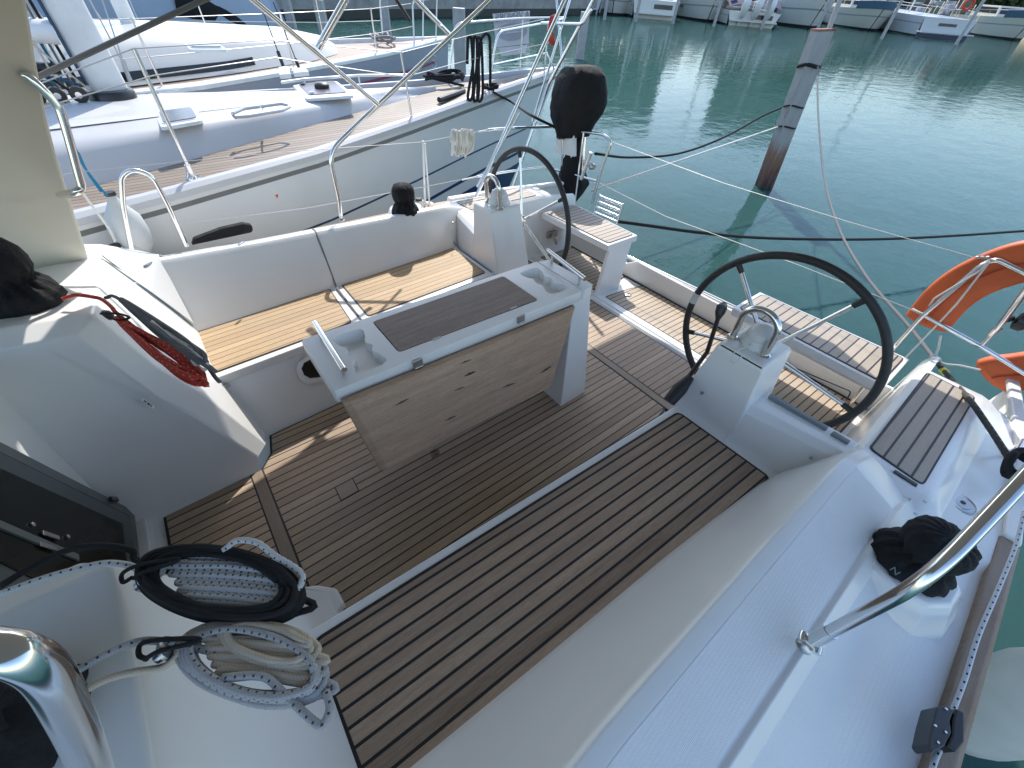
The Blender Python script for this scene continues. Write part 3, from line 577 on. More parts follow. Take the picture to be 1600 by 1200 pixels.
# end cap on the leg
m = MB(); cap = rnd([(1.524, 1.262), (1.615, 1.275), (1.60, 1.64), (1.524, 1.652)], .02, 4); m.prism([(p[0], p[1], ZT-.068) for p in cap], .066); m.build('end_cap', GEL, tbl, bevel=.004)
m = MB(); m.loft([[V((1.39, 1.162, 0)), V((1.61, 1.166, 0)), V((1.61, 1.68, 0)), V((1.39, 1.68, 0))], [V((1.40, 1.175, .12)), V((1.608, 1.178, .12)), V((1.608, 1.67, .12)), V((1.40, 1.67, .12))], [V((1.455, 1.262, .70)), V((1.600, 1.268, .70)), V((1.600, 1.64, .70)), V((1.455, 1.64, .70))]])
m.build('table_leg', GEL, tbl, bevel=.008)
m = MB(); m.box((.25, 1.33, .60), (1.45, 1.60, .705)); m.build('table_locker', LEAFWOOD, tbl)
def leaf(mir):
    g = (lambda b: b)
    pts = [Y(1.235, 534, 628), Y(1.235, 901, 478), Y(1.125, 862, 606), Y(1.125, 596, 738)]
    nrm = (pts[1]-pts[0]).cross(pts[3]-pts[0]).normalized(); nrm = nrm if nrm.y < 0 else -nrm; c = sum(pts, V())/4
    m = MB(); o = [p for p in pts]; i = [p + (c-p).normalized()*.032 for p in pts]
    m.loft([[p - nrm*.024 for p in o], [p - nrm*.008 for p in o], [p + nrm*.010 for p in i]])
    if mir: m.v = [V((p.x, 2*1.462 - p.y, p.z)) for p in m.v]; m.f = [f[::-1] for f in m.f]
    return m.build('table_leaf', LEAFWOOD, tbl, bevel=.006, seg=3, smooth=35), nrm, c
lf, ln, lc = leaf(False); leaf(True)
# worn dark scars on the leaf face
scar = plain('wood_scar', (.055, .03, .02), .7)
for (x0, y0), (x1, y1), w in (((717, 569), (738, 561), 3.5), ((725, 588), (744, 580), 6), ((695, 658), (714, 649), 3.5), ((785, 606), (806, 598), 3), ((845, 583), (862, 572), 4.5), ((617, 634), (640, 622), 3.5), ((710, 611), (726, 604), 2.5)):
    a = onplane(lc + ln*.0105, ln, x0, y0); b = onplane(lc + ln*.0105, ln, x1, y1); d = (b-a); t = ln.cross(d).normalized()*(w*.0011)
    m = MB(); P = [a.lerp(b, k/8) + t*math.sin(math.pi*k/8)*(1 + .3*math.sin(k*2.3)) for k in range(9)] + [a.lerp(b, k/8) - t*math.sin(math.pi*k/8)*.7 for k in range(7, 0, -1)]
    m.prism(P, ln*.0012); m.build('wood_scar', scar, lf, smooth=0)
for px, py in ((653, 568), (814, 498)):
    p = Y(1.258, px, py); m = MB(); m.obox(p, (.022, 0, 0), (0, .005, 0), (0, 0, .02)); m.tube([p+V((-.02, -.006, -.015)), p+V((.02, -.006, -.015))], .006, 8); m.build('leaf_hinge', DARKSTEEL, tbl, bevel=.002)
p = Y(1.12, 679, 708); m = MB(); m.obox(p, (.020, 0, 0), (0, .010, 0), (0, 0, .016)); m.lathe(p+V((.004, -.011, .002)), [(.004, 0), (.004, -.002)], 10, 'Y', mat=1); m.build('leaf_latch', [DARKSTEEL, BLACK], tbl, bevel=.003)
for a, b in (((492, 504), (538, 578)), ((856, 391), (914, 436))):
    za = ZT+.055; p, q_ = Z(za, *a), Z(za, *b); d = (q_-p).normalized()
    m = MB(); m.tube([p, q_], .0125, 16)
    for t in (.14, .88): r = p.lerp(q_, t); m.tube([V((r.x, r.y, ZT-.002)), r], .008, 10)
    m.build('table_handle', STEEL, tbl, smooth=50)

# ---------------- winches under black covers (rest on the yacht) ----------------
def pleated(c, prof, n=56, ple=14, amp=.05, tilt=(0, 0), seed=1):
    rnd_ = random.Random(seed); ph = rnd_.random()*6; m = MB(); rings = []
    for (r, h, a) in prof:
        ring_ = []
        for k in range(n):
            t = 2*math.pi*k/n; w = 1 + a*amp*math.sin(ple*t+ph+h*20) + a*amp*.7*math.sin((ple-5)*t+ph*2+h*33) + .035*noise.noise(V((math.cos(t)*2, math.sin(t)*2, h*14+seed)))
            ring_.append(V((c[0]+math.cos(t)*r*w+tilt[0]*h, c[1]+math.sin(t)*r*w+tilt[1]*h, c[2]+h+a*.006*math.sin(ple*t+1))))
        rings.append(ring_)
    m.loft(rings); return m
def winch(c, s, label, patch=None, sy=0, lobe=1.0):   # gathered at the waist by a draw cord
    root = empty('winch_cover', c, label, 'winch cover', 'black canvas winch covers', boat=True)
    prof = [(.118, 0, .3), (.128, .01, .6), (.126, .04, .6), (.112, .075, 1), (.088, .10, 1.6), (.075, .115, 2), (.082, .13, 1.6), (.098, .15, .8), (.104*lobe, .19, .3), (.100*lobe, .23, .25), (.080*lobe, .262, .3), (.04, .275, .3), (.005, .278, 0)]
    m = pleated(c, [(r*s, h*s, a) for r, h, a in prof], seed=int(c[0]*10+50), tilt=(0, sy)); m.build('canvas_cover', COVER, root, smooth=180)
    return root
wS = winch((1.30, 2.93, .655), .80, 'small black canvas winch cover standing on the far coaming beyond the table')
wF = winch((-.64, 2.20, .945), .92, 'black canvas winch cover on the console beside the red rope coil')
wA = winch((-.60, .565, .95), .86, 'black canvas winch cover half hidden behind the thick chrome rail by the rope coils')
# plinths under the aft winches
m = MB(); m.lathe(V((1.42, MY(-.40), .465)), [(.205, 0), (.195, .02), (.138, .135), (.128, .142), (.08, .144)], 11); both(m, 'winch_plinth', GEL, smooth=15, bevel=.006)
wP = empty('winch_cover', (1.42, -.40, .65), 'large black canvas winch cover on the near side deck under the bent chrome tube', 'winch cover', 'black canvas winch covers', boat=True)
m = pleated((1.42, -.395, .608), [(.104, 0, .3), (.112, .008, .6), (.108, .025, .7), (.092, .045, 1.2), (.074, .062, 2.0), (.068, .072, 2.2), (.074, .085, 1.6), (.084, .10, .6), (.088, .13, .3), (.082, .155, .3), (.065, .170, .3), (.03, .178, .3), (.005, .179, 0)], seed=5); m.build('canvas_cover', COVER, wP, smooth=180)
tagm = plain('cover_print', (.16, .20, .21), .7)
def print_on(c3, u, w_, root, txt):  # printed patch: the letters that show
    cu = bpy.data.curves.new('t', 'FONT'); cu.body = txt; cu.size = .03; cu.extrude = .0006; cu.align_x = 'CENTER'; cu.align_y = 'CENTER'
    to = bpy.data.objects.new('cover_print', cu); COL.objects.link(to); n_ = u.cross(w_).normalized()
    Mx = Matrix((u.normalized(), w_.normalized(), n_)).transposed().to_4x4(); dg = bpy.context.evaluated_depsgraph_get(); me = bpy.data.meshes.new_from_object(to.evaluated_get(dg)); bpy.data.objects.remove(to)
    me.transform(Matrix.Translation(c3 - V(root.location)) @ Mx); o = bpy.data.objects.new('cover_print', me); COL.objects.link(o); me.materials.clear(); me.materials.append(tagm); o.parent = root; return o

print_on(V((1.3075, -.367, .642)), V((-.25, -.95, 0)), V((.12, -.03, 1)), wP, 'N')
print_on(Y(2.055, 14, 512), V((1, .1, -.05)), V((0, -.25, 1)), wF, 'NE')

# ---------------- bimini frame, canopy and sprayhood ----------------
bim = empty('bimini', (0, 0, 0)); bim.parent = yacht
fs_ = [(.845, 3.03, .70), (.865, 3.04, .80), (.875, 3.05, 1.10), (1.05, 3.05, 1.21), (2.16, 3.05, 1.86), (2.35, 3.03, 1.99), (2.4, 2.9, 2.07)]
m = MB(); m.tube(bend(fs_, .11, 8), .0145, 14); m.build('bimini_tube', STEEL, bim)
fpp = [(.852, -.281, .70), (.866, -.283, .85), (.882, -.285, 1.09), (1.06, -.287, 1.205), (2.16, -.30, 1.86), (2.35, -.26, 1.99), (2.4, -.12, 2.07)]
m = MB(); m.tube(bend(fpp, .12, 14), .0145, 28); m.build('bimini_tube', STEEL, bim)
m = MB(); m.tube([(.853, -.281, .712), (.861, -.282, .775)], .0178, 20); m.tube([(.852, -.281, .69), (.853, -.281, .712)], .011, 12); m.build('tube_end', STEEL, bim, smooth=40)
def eye_bracket(c, u):
    m = MB(); m.lathe(c, [(.022, 0), (.022, .006), (.014, .012), (.009, .03)], 18); m.tube([c+V((0, 0, .028))-u*.014, c+V((0, 0, .028))+u*.014], .011, 12); m.build('tube_foot', DARKSTEEL, bim, smooth=40)
eye_bracket(V((.85, -.281, .662)), V((0, 1, 0))); eye_bracket(V((.845, 3.03, .672)), V((0, 1, 0)))
for dd in (0, 1):
    m = MB(); c = V((.850, -.281 + (dd*2-1)*.018, .690)); m.lathe(c, [(.010, -.012), (.012, 0), (.010, .012)], 14, (1, .3, .2)); m.build('foot_bolt', STEEL, bim)
# crossing tubes of the frame on the starboard side and the aft arch
for a, b, r in (((Y(3.0, 590, 163), Y(3.0, 395, 0)), None, .0135),):
    m = MB(); d = (a[1]-a[0]); m.tube([a[0], a[1]+d*.35], r, 12); m.tube([a[0], a[0]+d*.06], r+.003, 12); m.build('bimini_tube', STEEL, bim)
def strut(p, q_, r=.0145, ext=.3, nm='bimini_tube', mat=None):
    m = MB(); d = q_-p; m.tube([p, q_+d*ext], r, 12); return m.build(nm, mat or STEEL, bim)
strut(Y(3.2, 497, 75), Y(3.1, 545, -10), .019); strut(Y(3.15, 703, 55), Y(3.05, 640, -10), .014)
strut(Y(3.4, 640, 32), Y(3.35, 612, -12), .011, mat=BLACK)
strut(Y(3.28, 735, 327), Y(3.15, 882, 0), .0155); strut(Y(3.28, 745, 292), Y(3.18, 812, 175), .010, 0)
strut(X(2.9, 793, 313), X(3.3, 858, 130), .0145, .0); strut(X(3.3, 858, 130), X(3.4, 930, -5), .0145)
strut(X(3.15, 832, 190), X(3.4, 872, 60), .011, .45); strut(X(3.3, 893, 265), X(3.45, 872, 28), .0105, .2)
m = MB(); m.tube(bend([X(3.35, 846, 36), X(3.35, 910, 38), X(3.35, 924, 15)], .03), .012, 10); m.build('bimini_tube', STEEL, bim)
# canopy: unseen canvas, outline shaped to cast the cockpit shade, translucency added for fill
cm, nt_, b_c = newmat('bimini_canvas'); b_c.inputs['Base Color'].default_value = (.55, .54, .50, 1); b_c.inputs['Roughness'].default_value = .9; tr_ = N(nt_, 'ShaderNodeBsdfTranslucent'); tr_.inputs[0].default_value = (.75, .70, .62, 1); ms_ = N(nt_, 'ShaderNodeMixShader'); ms_.inputs[0].default_value = .22; nt_.links.new(b_c.outputs[0], ms_.inputs[1]); nt_.links.new(tr_.outputs[0], ms_.inputs[2]); nt_.links.new(ms_.outputs[0], nt_.nodes['Material Output'].inputs[0]); m = MB(); r = []
H = 2.06; S = SUNB
def cs_(xe, ye): return (xe + S.x*H, ye + S.y*H)   # canvas corner whose shadow on the sole falls at xe, ye
stbd = [(-2.4, .9), (-1.5, 1.0), (-1.21, 1.15), (-1.02, 1.35), (-.82, 1.55), (-.2, 1.71), (.05, 1.76), (.2, 1.73), (.9, 1.70), (1.6, 1.62), (1.9, 1.46), (2.46, 1.455)]
aftl = [(2.52, 1.1), (2.46, .7), (2.46, .3), (2.50, -.05), (2.24, -.6), (2.2, -2.2)]
poly = [cs_(*p) for p in stbd + aftl] + [cs_(-2.6, -2.2)]
m.prism([(x, y, H + .0) for x, y in poly], .012); m.build('bimini_canopy', cm, bim, smooth=0)
hood = empty('sprayhood', (0, 0, 0)); hood.parent = yacht
hm = gelcoat('hood_cloth', (.74, .72, .62), .6, .08)
hb = [V((-.5, 2.75, .87)), Y(2.6, 72, 205), Y(2.42, 32, 0)]; d = hb[2]-hb[1]; hb.append(hb[2]+d*.18)
bk = [V((-.86, 2.68, .87)), V((-1.2, 2.55, 1.5)), V((-1.2, 2.40, 1.85)), V((-1.2, 2.3, 1.95))]; bk2 = [V((-2.2, 2.6, .87)), V((-2.2, 2.5, 1.5)), V((-2.1, 2.3, 1.82)), V((-2.1, 2.1, 1.9))]
m = MB(); L_ = [smoothpath(x_, 6) for x_ in (hb, bk, bk2)]; top = [V((-.2, 1.4, 2.12)), V((-1.2, 1.4, 2.15)), V((-2.1, 1.4, 2.1))]
for a, t_ in zip(L_, top): a.append(a[-1].lerp(t_, .4)+V((0, 0, .05))); a.append(t_)
m.loft(L_, closed=False, caps=False); o = m.build('hood_panel', hm, hood, smooth=60); so = o.modifiers.new('s', 'SOLIDIFY'); so.thickness = .012
m = MB(); m.tube(smoothpath(hb, 8), .011, 10); m.build('hood_piping', hm, hood)
# port top of the hood (only throws shade; no side curtain there)
m = MB(); m.loft([[V((-.2, 1.4, 2.12)), V((-.35, .5, 2.09))], [V((-1.2, 1.4, 2.15)), V((-1.2, .5, 2.1))], [V((-2.1, 1.4, 2.1)), V((-2.1, .5, 2.05))]], closed=False, caps=False); m.build('hood_panel', hm, hood, smooth=60)
hp = [Y(2.60, 38, 85), Y(2.52, 36, 114), Y(2.5, 48, 122), Y(2.5, 85, 160), Y(2.5, 98, 185), Y(2.5, 122, 270), Y(2.5, 127, 292), Y(2.5, 118, 300), Y(2.6, 94, 305)]
m = MB(); m.tube(smoothpath(hp, 6), .0145, 14); m.build('hood_handle', STEEL, hood)
hq = [V((-.30, MY(2.62), 1.66))] + [V((p.x, MY(p.y), p.z)) for p in (hp[1], hp[2], hp[3], hp[4])] + [Y(.27, 172, 1215), Y(.27, 205, 1300)]
hq = [Y(.30, -60, 1012), Y(.285, -10, 1016), Y(.275, 30, 1025), Y(.27, 72, 1052), Y(.27, 105, 1110), Y(.27, 140, 1190), Y(.27, 175, 1290), Y(.27, 190, 1340)]
m = MB(); m.tube(smoothpath(hq, 10), .0150, 28); m.build('hood_handle', STEEL, hood)

# ---------------- rails, stanchions, lifelines ----------------
rail = empty('stern_rail', (0, 0, 0)); rail.parent = yacht
m = MB(); m.tube(bend([X(3.30, 925, 318), X(3.30, 940, 262), X(3.30, 956, 222), X(3.30, 944, 210), X(3.32, 912, 206), X(3.3, 862, 198), Y(3.35, 800, 200), Y(3.38, 762, 203)], .05), .0125, 12); m.build('top_rail', STEEL, rail)
m = MB(); m.tube([X(3.30, 931, 283), X(3.30, 885, 269), Y(3.32, 850, 261), Y(3.36, 795, 268), Y(3.38, 745, 276)], .011, 12); m.build('lower_rail', STEEL, rail)
m = MB(); m.tube([X(3.3, 900, 205), X(3.3, 880, 318)], .011, 10); m.tube([Y(3.33, 880, 205), Y(3.33, 878, 275)], .010, 10); m.build('rail_post', STEEL, rail)
m = MB(); m.tube(bend([X(3.0, 1322, 640), X(3.06, 1395, 545), X(3.08, 1440, 495), X(3.1, 1535, 413), X(3.1, 1556, 405), X(3.1, 1600, 426), X(3.1, 1700, 480)], .03), .0125, 14); m.build('top_rail', STEEL, rail)
m = MB(); m.tube([X(3.08, 1443, 492), X(3.09, 1540, 546), X(3.1, 1600, 583), X(3.1, 1700, 645)], .0115, 14); m.build('lower_rail', STEEL, rail)
m = MB(); p, q_ = X(3.09, 1540, 546), X(2.9, 1560, 520); m.tube([X(3.09, 1533, 540), X(3.05, 1552, 520)], .009, 10, mat=0); m.tube([X(3.05, 1549, 523), X(3.04, 1560, 512)], .016, 12); m.tube([X(3.04, 1558, 514), X(2.7, 1640, 405)], .013, 12); m.build('rail_brace', STEEL, rail)
m = MB(); m.tube(bend([X(3.1, 1452, 478), X(3.08, 1460, 466), X(3.08, 1528, 425), X(3.08, 1545, 408)], .01), .0045, 8); m.tube([X(3.08, 1412, 562), X(3.08, 1495, 475), X(3.08, 1545, 410)], .0045, 8); m.build('rail_strap', R_WHITE, rail)
for y, pts in ((3.4, [(662, 222), (661, 262), (663, 318)]),):
    m = MB(); m.tube([Y(y, 661, 220), Y(3.42, 664, 318)], .0095, 8); m.tube([Y(y, 664, 224), Y(3.42, 671, 318)], .0075, 8); m.build('stanchion', WHITEP, rail)
m = MB(); m.tube([Y(3.38, 762, 203), Y(3.40, 660, 222), Y(3.42, 520, 232), Y(3.42, 380, 243), Y(3.42, 130, 268), Y(3.42, 40, 280)], .0021, 6); m.tube([Y(3.38, 745, 276), Y(3.4, 662, 292), Y(3.42, 480, 325), Y(3.42, 285, 350)], .0021, 6); m.build('lifeline', WIRE, rail)
m = MB(); m.tube([Y(3.38, 745, 276), Y(3.38, 722, 281)], .007, 8); m.tube([Y(3.38, 765, 203), Y(3.38, 748, 206)], .007, 8); m.build('turnbuckle', WHITEP, rail)
m = MB(); m.tube([X(3.1, 1545, 402), X(3.1, 1525, 402)], .006, 8); m.tube(smoothpath([X(3.1, 1522, 404), X(3.1, 1535, 398), X(3.1, 1550, 405)], 5), .002, 6); m.tube([X(3.30, 957, 222), X(3.25, 1130, 286), X(3.2, 1330, 348), X(3.1, 1520, 402)], .0021, 6); m.build('lifeline', WIRE, rail)
m = MB(); m.tube([X(3.30, 931, 283), X(3.28, 1040, 338), X(3.2, 1250, 415), X(3.1, 1440, 490)], .0021, 6); m.tube([X(3.1, 1443, 492), X(3.12, 1425, 483)], .008, 8); m.build('lifeline', WIRE, rail)
# grab hoop at the starboard gate
m = MB(); m.tube(bend([Y(3.15, 207, 398), Y(3.15, 192, 320), Y(3.15, 190, 275), Y(3.15, 208, 264), Y(3.15, 238, 275), Y(3.15, 262, 320), Y(3.15, 292, 385)], .06, 8), .0125, 12); m.build('gate_hoop', STEEL, rail)
# far fold-down boarding steps at the stern
lad = empty('boarding_ladder', (0, 0, 0)); lad.parent = yacht
m = MB(); a, b, c, d = X(3.28, 938, 304), X(3.28, 973, 318), X(3.26, 963, 350), X(3.26, 926, 334)
m.tube([a, d], .011, 10); m.tube([b, c], .011, 10); m.build('ladder_side', STEEL, lad)
for t in (.08, .35, .62, .9): m = MB(); m.tube([a.lerp(d, t), b.lerp(c, t)], .013, 10); m.build('ladder_rung', STEEL, lad)
# cleats on the coaming tops, latch, mooring cleat aft of the starboard bench front
for px, py, y in ((376, 379, 2.80), (230, 411, 2.86)):
    c = Z(.755, px, py); m = MB(); m.lathe(c - V((0, 0, .006)), [(.016, 0), (.014, .004), (.005, .005)], 12, sq=(2.0, .6)); m.build('snap_fitting', DARKSTEEL, yacht)
m = MB(); p, q_ = bface(328, 600, .004), bface(358, 602, .004); c = p.lerp(q_, .5) + V((0, -.045, .02)); m.tube(smoothpath([p, p.lerp(c, .8), c, q_.lerp(c, .8), q_], 6), .009, 10); m.build('jam_cleat', STEEL, yacht)
# sliding hatch rope clutch on the toe rail, port
clu = empty('jammer', tuple(V((1.06, -.60, .52))), 'black rope jammer gripping the dashed line on the near toe rail', 'rope jammer', boat=True)
def jz(z, px, py): return Z(z, px, py)
m = MB(); P = [jz(.60, *p) for p in ((1464, 1104), (1482, 1103), (1491, 1110), (1485, 1128), (1488, 1145), (1477, 1166), (1459, 1176), (1450, 1165), (1456, 1135))]; m.prism(P, (0, 0, -.06)); m.build('jammer_body', plain('dark_grey_plastic', (.045, .047, .048), .4), clu, bevel=.004)
m = MB(); P = [jz(.60, *p) for p in ((1494, 1106), (1508, 1113), (1508, 1160), (1495, 1176), (1480, 1164), (1488, 1147), (1489, 1125))]; m.prism(P, (0, 0, -.055)); m.build('jammer_handle', BLACK, clu, bevel=.005)
for p in ((1478, 1108), (1461, 1134), (1477, 1144), (1465, 1160)): m = MB(); m.lathe(jz(.601, *p), [(.0035, 0), (.003, .003)], 8); m.build('jammer_screw', STEEL, clu)
# ---------------- steering gear, outboard motor, lifebuoy ----------------
om = empty('outboard_motor', tuple(X(3.4, 890, 300)), 'outboard motor under a black cover clamped to the far stern rail', 'outboard motor', boat=True)
def sil(rows, depth, x, seed=2, n=40):   # rows: (left px, right px, y px) silhouette measured on the plane x
    rings = []
    for l, r, y in rows:
        a, b = X(x, l, y), X(x, r, y); c = (a+b)/2; hw = (b-a).length/2; u = (b-a).normalized(); w_ = V((1, 0, 0)); ring_ = []
        for k in range(n):
            t = 2*math.pi*k/n; q = 1.04+.16*noise.noise(V((math.cos(t)*2.2, math.sin(t)*2.2, y*.03+seed)))+.05*abs(math.sin(2.5*t+y*.02))+.02*math.sin(9*t+y*.1)
            ring_.append(c + u*math.cos(t)*hw*q + w_*math.sin(t)*hw*depth*q)
        rings.append(ring_)
    m = MB(); m.loft(rings); return m
m = sil([(903, 918, 101), (890, 930, 105), (880, 937, 120), (873, 938, 145), (872, 936, 165), (873, 930, 180), (875, 922, 195), (877, 917, 207), (878, 914, 214)], .78, 3.38); m.build('motor_cover', COVER, om, smooth=180)
m = sil([(887, 906, 214), (888, 905, 240), (884, 906, 250), (880, 908, 268), (876, 912, 290), (880, 904, 306), (888, 898, 316)], .8, 3.36, 6); m.build('shaft_cover', COVER, om, smooth=180)
m = MB(); P = [X(3.27, *p) for p in ((869, 205), (897, 203), (897, 245), (867, 238))]; m.prism(P, (.035, 0, 0)); m.build('mounting_board', WHITEP, om, bevel=.004)
for px in (873, 879): m = MB(); m.tube([X(3.25, px, 203), X(3.25, px+1, 218)], .012, 8); m.build('clamp_screw', BLACK, om)
m = MB(); m.tube([X(3.22, 912, 207), X(3.22, 898, 318)], .008, 8); m.tube([X(3.2, 923, 238), X(3.2, 908, 280)], .018, 12); m.tube([X(3.24, 914, 214), X(3.24, 910, 275)], .012, 8); m.build('hoist_tube', STEEL, om)
m = MB(); c = X(3.24, 925, 260); m.lathe(c, [(.022, -.03), (.03, -.01), (.03, .01), (.02, .03)], 14, 'Y'); m.build('tilt_knob', DARKSTEEL, om)

ORG = plain('orange_vinyl', (.62, .115, .028), .5, 0, .12, 5, .25, 120)
lb = empty('lifebuoy', tuple(X(3.2, 1530, 520)), 'orange horseshoe lifebuoy hanging on the near stern rail', 'lifebuoy', boat=True)
def sect(c, t, nx, w_, h):  # rounded rectangular section
    s = t.cross(nx).normalized(); r = []
    for k in range(20):
        a = 2*math.pi*k/20; ca, sa = math.cos(a), math.sin(a); r.append(c + s*(w_*abs(ca)**.6*(1 if ca >= 0 else -1)) + nx*(h*abs(sa)**.5*(1 if sa >= 0 else -1)))
    return r
path = smoothpath([X(3.2, *p) for p in ((1443, 508), (1453, 497), (1480, 466), (1515, 440), (1560, 420), (1610, 408), (1665, 420), (1700, 470), (1690, 530), (1650, 570), (1600, 580), (1560, 584), (1540, 590))], 7)
ws = []
m = MB(); rings = []; NP = len(path)
for i, p in enumerate(path):
    t = (path[min(i+1, NP-1)] - path[max(i-1, 0)]).normalized(); e = min(1, .25 + (i/4)**.6*.75, .25 + ((NP-1-i)/4)**.6*.75); rings.append(sect(p, t, V((1, 0, 0)), .105*e, .042*e))
m.loft(rings); m.build('buoy_body', ORG, lb, smooth=180)
m = MB(); m.tube([p + V((-.051, 0, 0)) for p in path[6:-5]], .004, 6); m.build('buoy_seam', plain('dark_orange', (.45, .07, .015), .6), lb)
# white line tied between the lifebuoy ends
m = MB(); m.tube(smoothpath([X(3.16, 1470, 524), X(3.16, 1466, 545), X(3.15, 1461, 558)], 6), .006, 8, mat=0)
m.tube(smoothpath([X(3.15, 1461, 558), X(3.15, 1475, 568), X(3.15, 1500, 571), X(3.15, 1532, 578)], 6), .005, 8)
for k in range(5): m.lathe(X(3.15, 1457+k*2.5, 556+[0, 6, 3, 9, 7][k]), [(.004, -.01), (.013, -.005), (.013, .006), (.004, .011)], 10, (.3, .2+k, 1))
tag(m.build('buoy_line', R_WHITE, smooth=60, boat=True), 'knotted white line tied between the ends of the orange lifebuoy', 'line')
# small black handset at the frame edge
m = MB(); c = X(3.1, 1600, 502); m.lathe(c, [(.03, -.03), (.05, -.01), (.05, .02), (.03, .03)], 16, 'Y'); m.lathe(c+V((0, .05, -.01)), [(.012, -.03), (.02, 0), (.012, .03)], 12, 'X'); tag(m.build('rail_light', BLACK, boat=True), 'small black fitting at the edge of the photo inside the orange lifebuoy', 'fitting')
# ---------------- ropes on and around the yacht ----------------
def rope(name, pts, r, mat, label, cat='rope', group=None, n=10, sm=6, boat=True):
    m = MB(); m.tube(smoothpath(pts, sm) if sm else pts, r, n); return tag(m.build(name, mat, smooth=180, boat=boat), label, cat, group)
# sloping aft face of the consoles: starboard and port mirrors share the plane below
SL0 = V((-.445, 0, .925)); SLn = V((.925-.415, 0, .445-.232)).normalized()
def onslope(px, py, off=0.01):
    d = rayb(px, py)
    best = None
    # piecewise: upper slope, lower slope, level top
    for p0, n_, zlo, zhi in ((V((-.445, 0, .925)), V((.325, 0, .145)), .60, .93), (V((-.30, 0, .60)), V((.185, 0, .068)), -.1, .60), (V((-.60, 0, .95)), V((-.0, 0, 1)), .93, 1.0)):
        n_ = n_.normalized(); t = (p0 - CB).dot(n_)/d.dot(n_)
        if t <= 0: continue
        p = CB + d*t
        if zlo-.02 <= p.z <= zhi+.06 and (best is None or t < best[0]): best = (t, p + n_*off)
    if best is None: p = Z(.95, px, py); return p + V((0, 0, off))
    return best[1]
def coil(cpx, apx, bpx, n, spread, off, lift, seed, closedgap=0):
    """loops of rope lying on the slope: centre, long half axis, short half axis in photo pixels"""
    rn = random.Random(seed); pts = []
    for k in range(n):
        s = 1 - spread*k/max(1, n-1); jit = (rn.uniform(-3, 3), rn.uniform(-2, 2)); ph = rn.uniform(-.1, .1)
        for i in range(14):
            a = 2*math.pi*i/14 + ph; u = math.cos(a)*s; w_ = math.sin(a)*s
            px = cpx[0] + apx[0]*u + bpx[0]*w_ + jit[0] + rn.uniform(-1.2, 1.2); py = cpx[1] + apx[1]*u + bpx[1]*w_ + jit[1] + rn.uniform(-1.2, 1.2)
            pts.append(onslope(px, py, off + lift*(k % 5)/5 + rn.uniform(0, .004)))
    return pts
# black coil with the flecked white coil inside it
pb = coil((352, 919), (128, 22), (-8, 54), 15, .24, .010, .03, 3)
rope('rope_coil', [Z(.99, 0, 916), Z(.985, 60, 880), Z(.985, 115, 857), Z(.98, 165, 853), Z(.96, 205, 860), Z(.95, 235, 885)] + pb, .0068, R_BLACK, 'black rope coiled round the white flecked rope on the near winch console', 'rope coil')
def zig(rows, off, lift, seed):
    rn = random.Random(seed); pts = []
    for i, (l, r) in enumerate(rows):
        mid = [((l[0]*(1-t)+r[0]*t), (l[1]*(1-t)+r[1]*t) - 3*math.sin(math.pi*t)) for t in (.0, .2, .5, .8, 1)]
        seq = mid if i % 2 == 0 else mid[::-1]
        for px, py in seq: pts.append(onslope(px + rn.uniform(-1, 1), py + rn.uniform(-1, 1), off + lift*(.3 + .7*((i*37) % 5)/5)))
        # end turn
        e = seq[-1]; d = 7 if i % 2 == 0 else -7
        if i < len(rows)-1: pts.append(onslope(e[0]+d, e[1]+5, off+lift*.5))
    return pts
rows = [((283+2*i - (6 if i < 4 else 0), 878 + i*6.6), (430+3*i if i < 5 else 452, 885 + i*7.4)) for i in range(11)]
pw = zig(rows, .016, .010, 4)
rope('rope_coil', [Z(.985, 0, 928), Z(.985, 70, 903), Z(.98, 125, 888), Z(.975, 165, 880), Z(.965, 200, 883), Z(.955, 222, 893)] + [onslope(255, 905, .02)] + pw + [onslope(470, 935, .03), onslope(478, 905, .03), onslope(440, 880, .04), onslope(415, 863, .05), onslope(385, 860, .05), onslope(362, 872, .04)], .0068, R_FLECK, 'white rope with dark flecks bunched inside the black coil', 'rope coil')
rope('rope_tie', [onslope(222, 912, .035), onslope(206, 918, .03), onslope(208, 905, .035), onslope(240, 895, .045), onslope(292, 888, .05), onslope(292, 893, .05), onslope(245, 906, .045), onslope(222, 912, .03)], .0042, R_BLACK, 'thin black loop holding the white flecked coil to its knob', 'rope tie')
# lower pair: grey flecked coil round beige rope
pg = coil((402, 1040), (112, 32), (-22, 52), 6, .20, .012, .02, 8)
rope('rope_coil', [Z(.98, 118, 1050), Z(.978, 165, 1022), Z(.97, 215, 1003), Z(.955, 255, 1002), onslope(290, 1010, .02)] + pg + [onslope(360, 1065, .03), onslope(420, 1062, .03), onslope(455, 1092, .025), onslope(490, 1125, .02), onslope(508, 1135, .02), onslope(520, 1110, .02), onslope(514, 1083, .02)], .0072, R_GREYF, 'grey rope with dark flecks coiled below the black coil', 'rope coil')
rows = [((335+3*i, 1004+i*6.6), (452+4.5*i, 1004+i*8.6)) for i in range(9)]
pz = coil((430, 1012), (76, 18), (-6, 30), 3, .2, .02, .02, 12) + zig(rows, .016, .008, 9)
rope('rope_coil', [Z(.975, 130, 1080), Z(.972, 170, 1060), Z(.965, 210, 1050), Z(.95, 255, 1042), onslope(290, 1025, .02), onslope(310, 1000, .02)] + pz, .0066, R_BEIGE, 'beige rope bunched inside the grey flecked coil', 'rope coil')
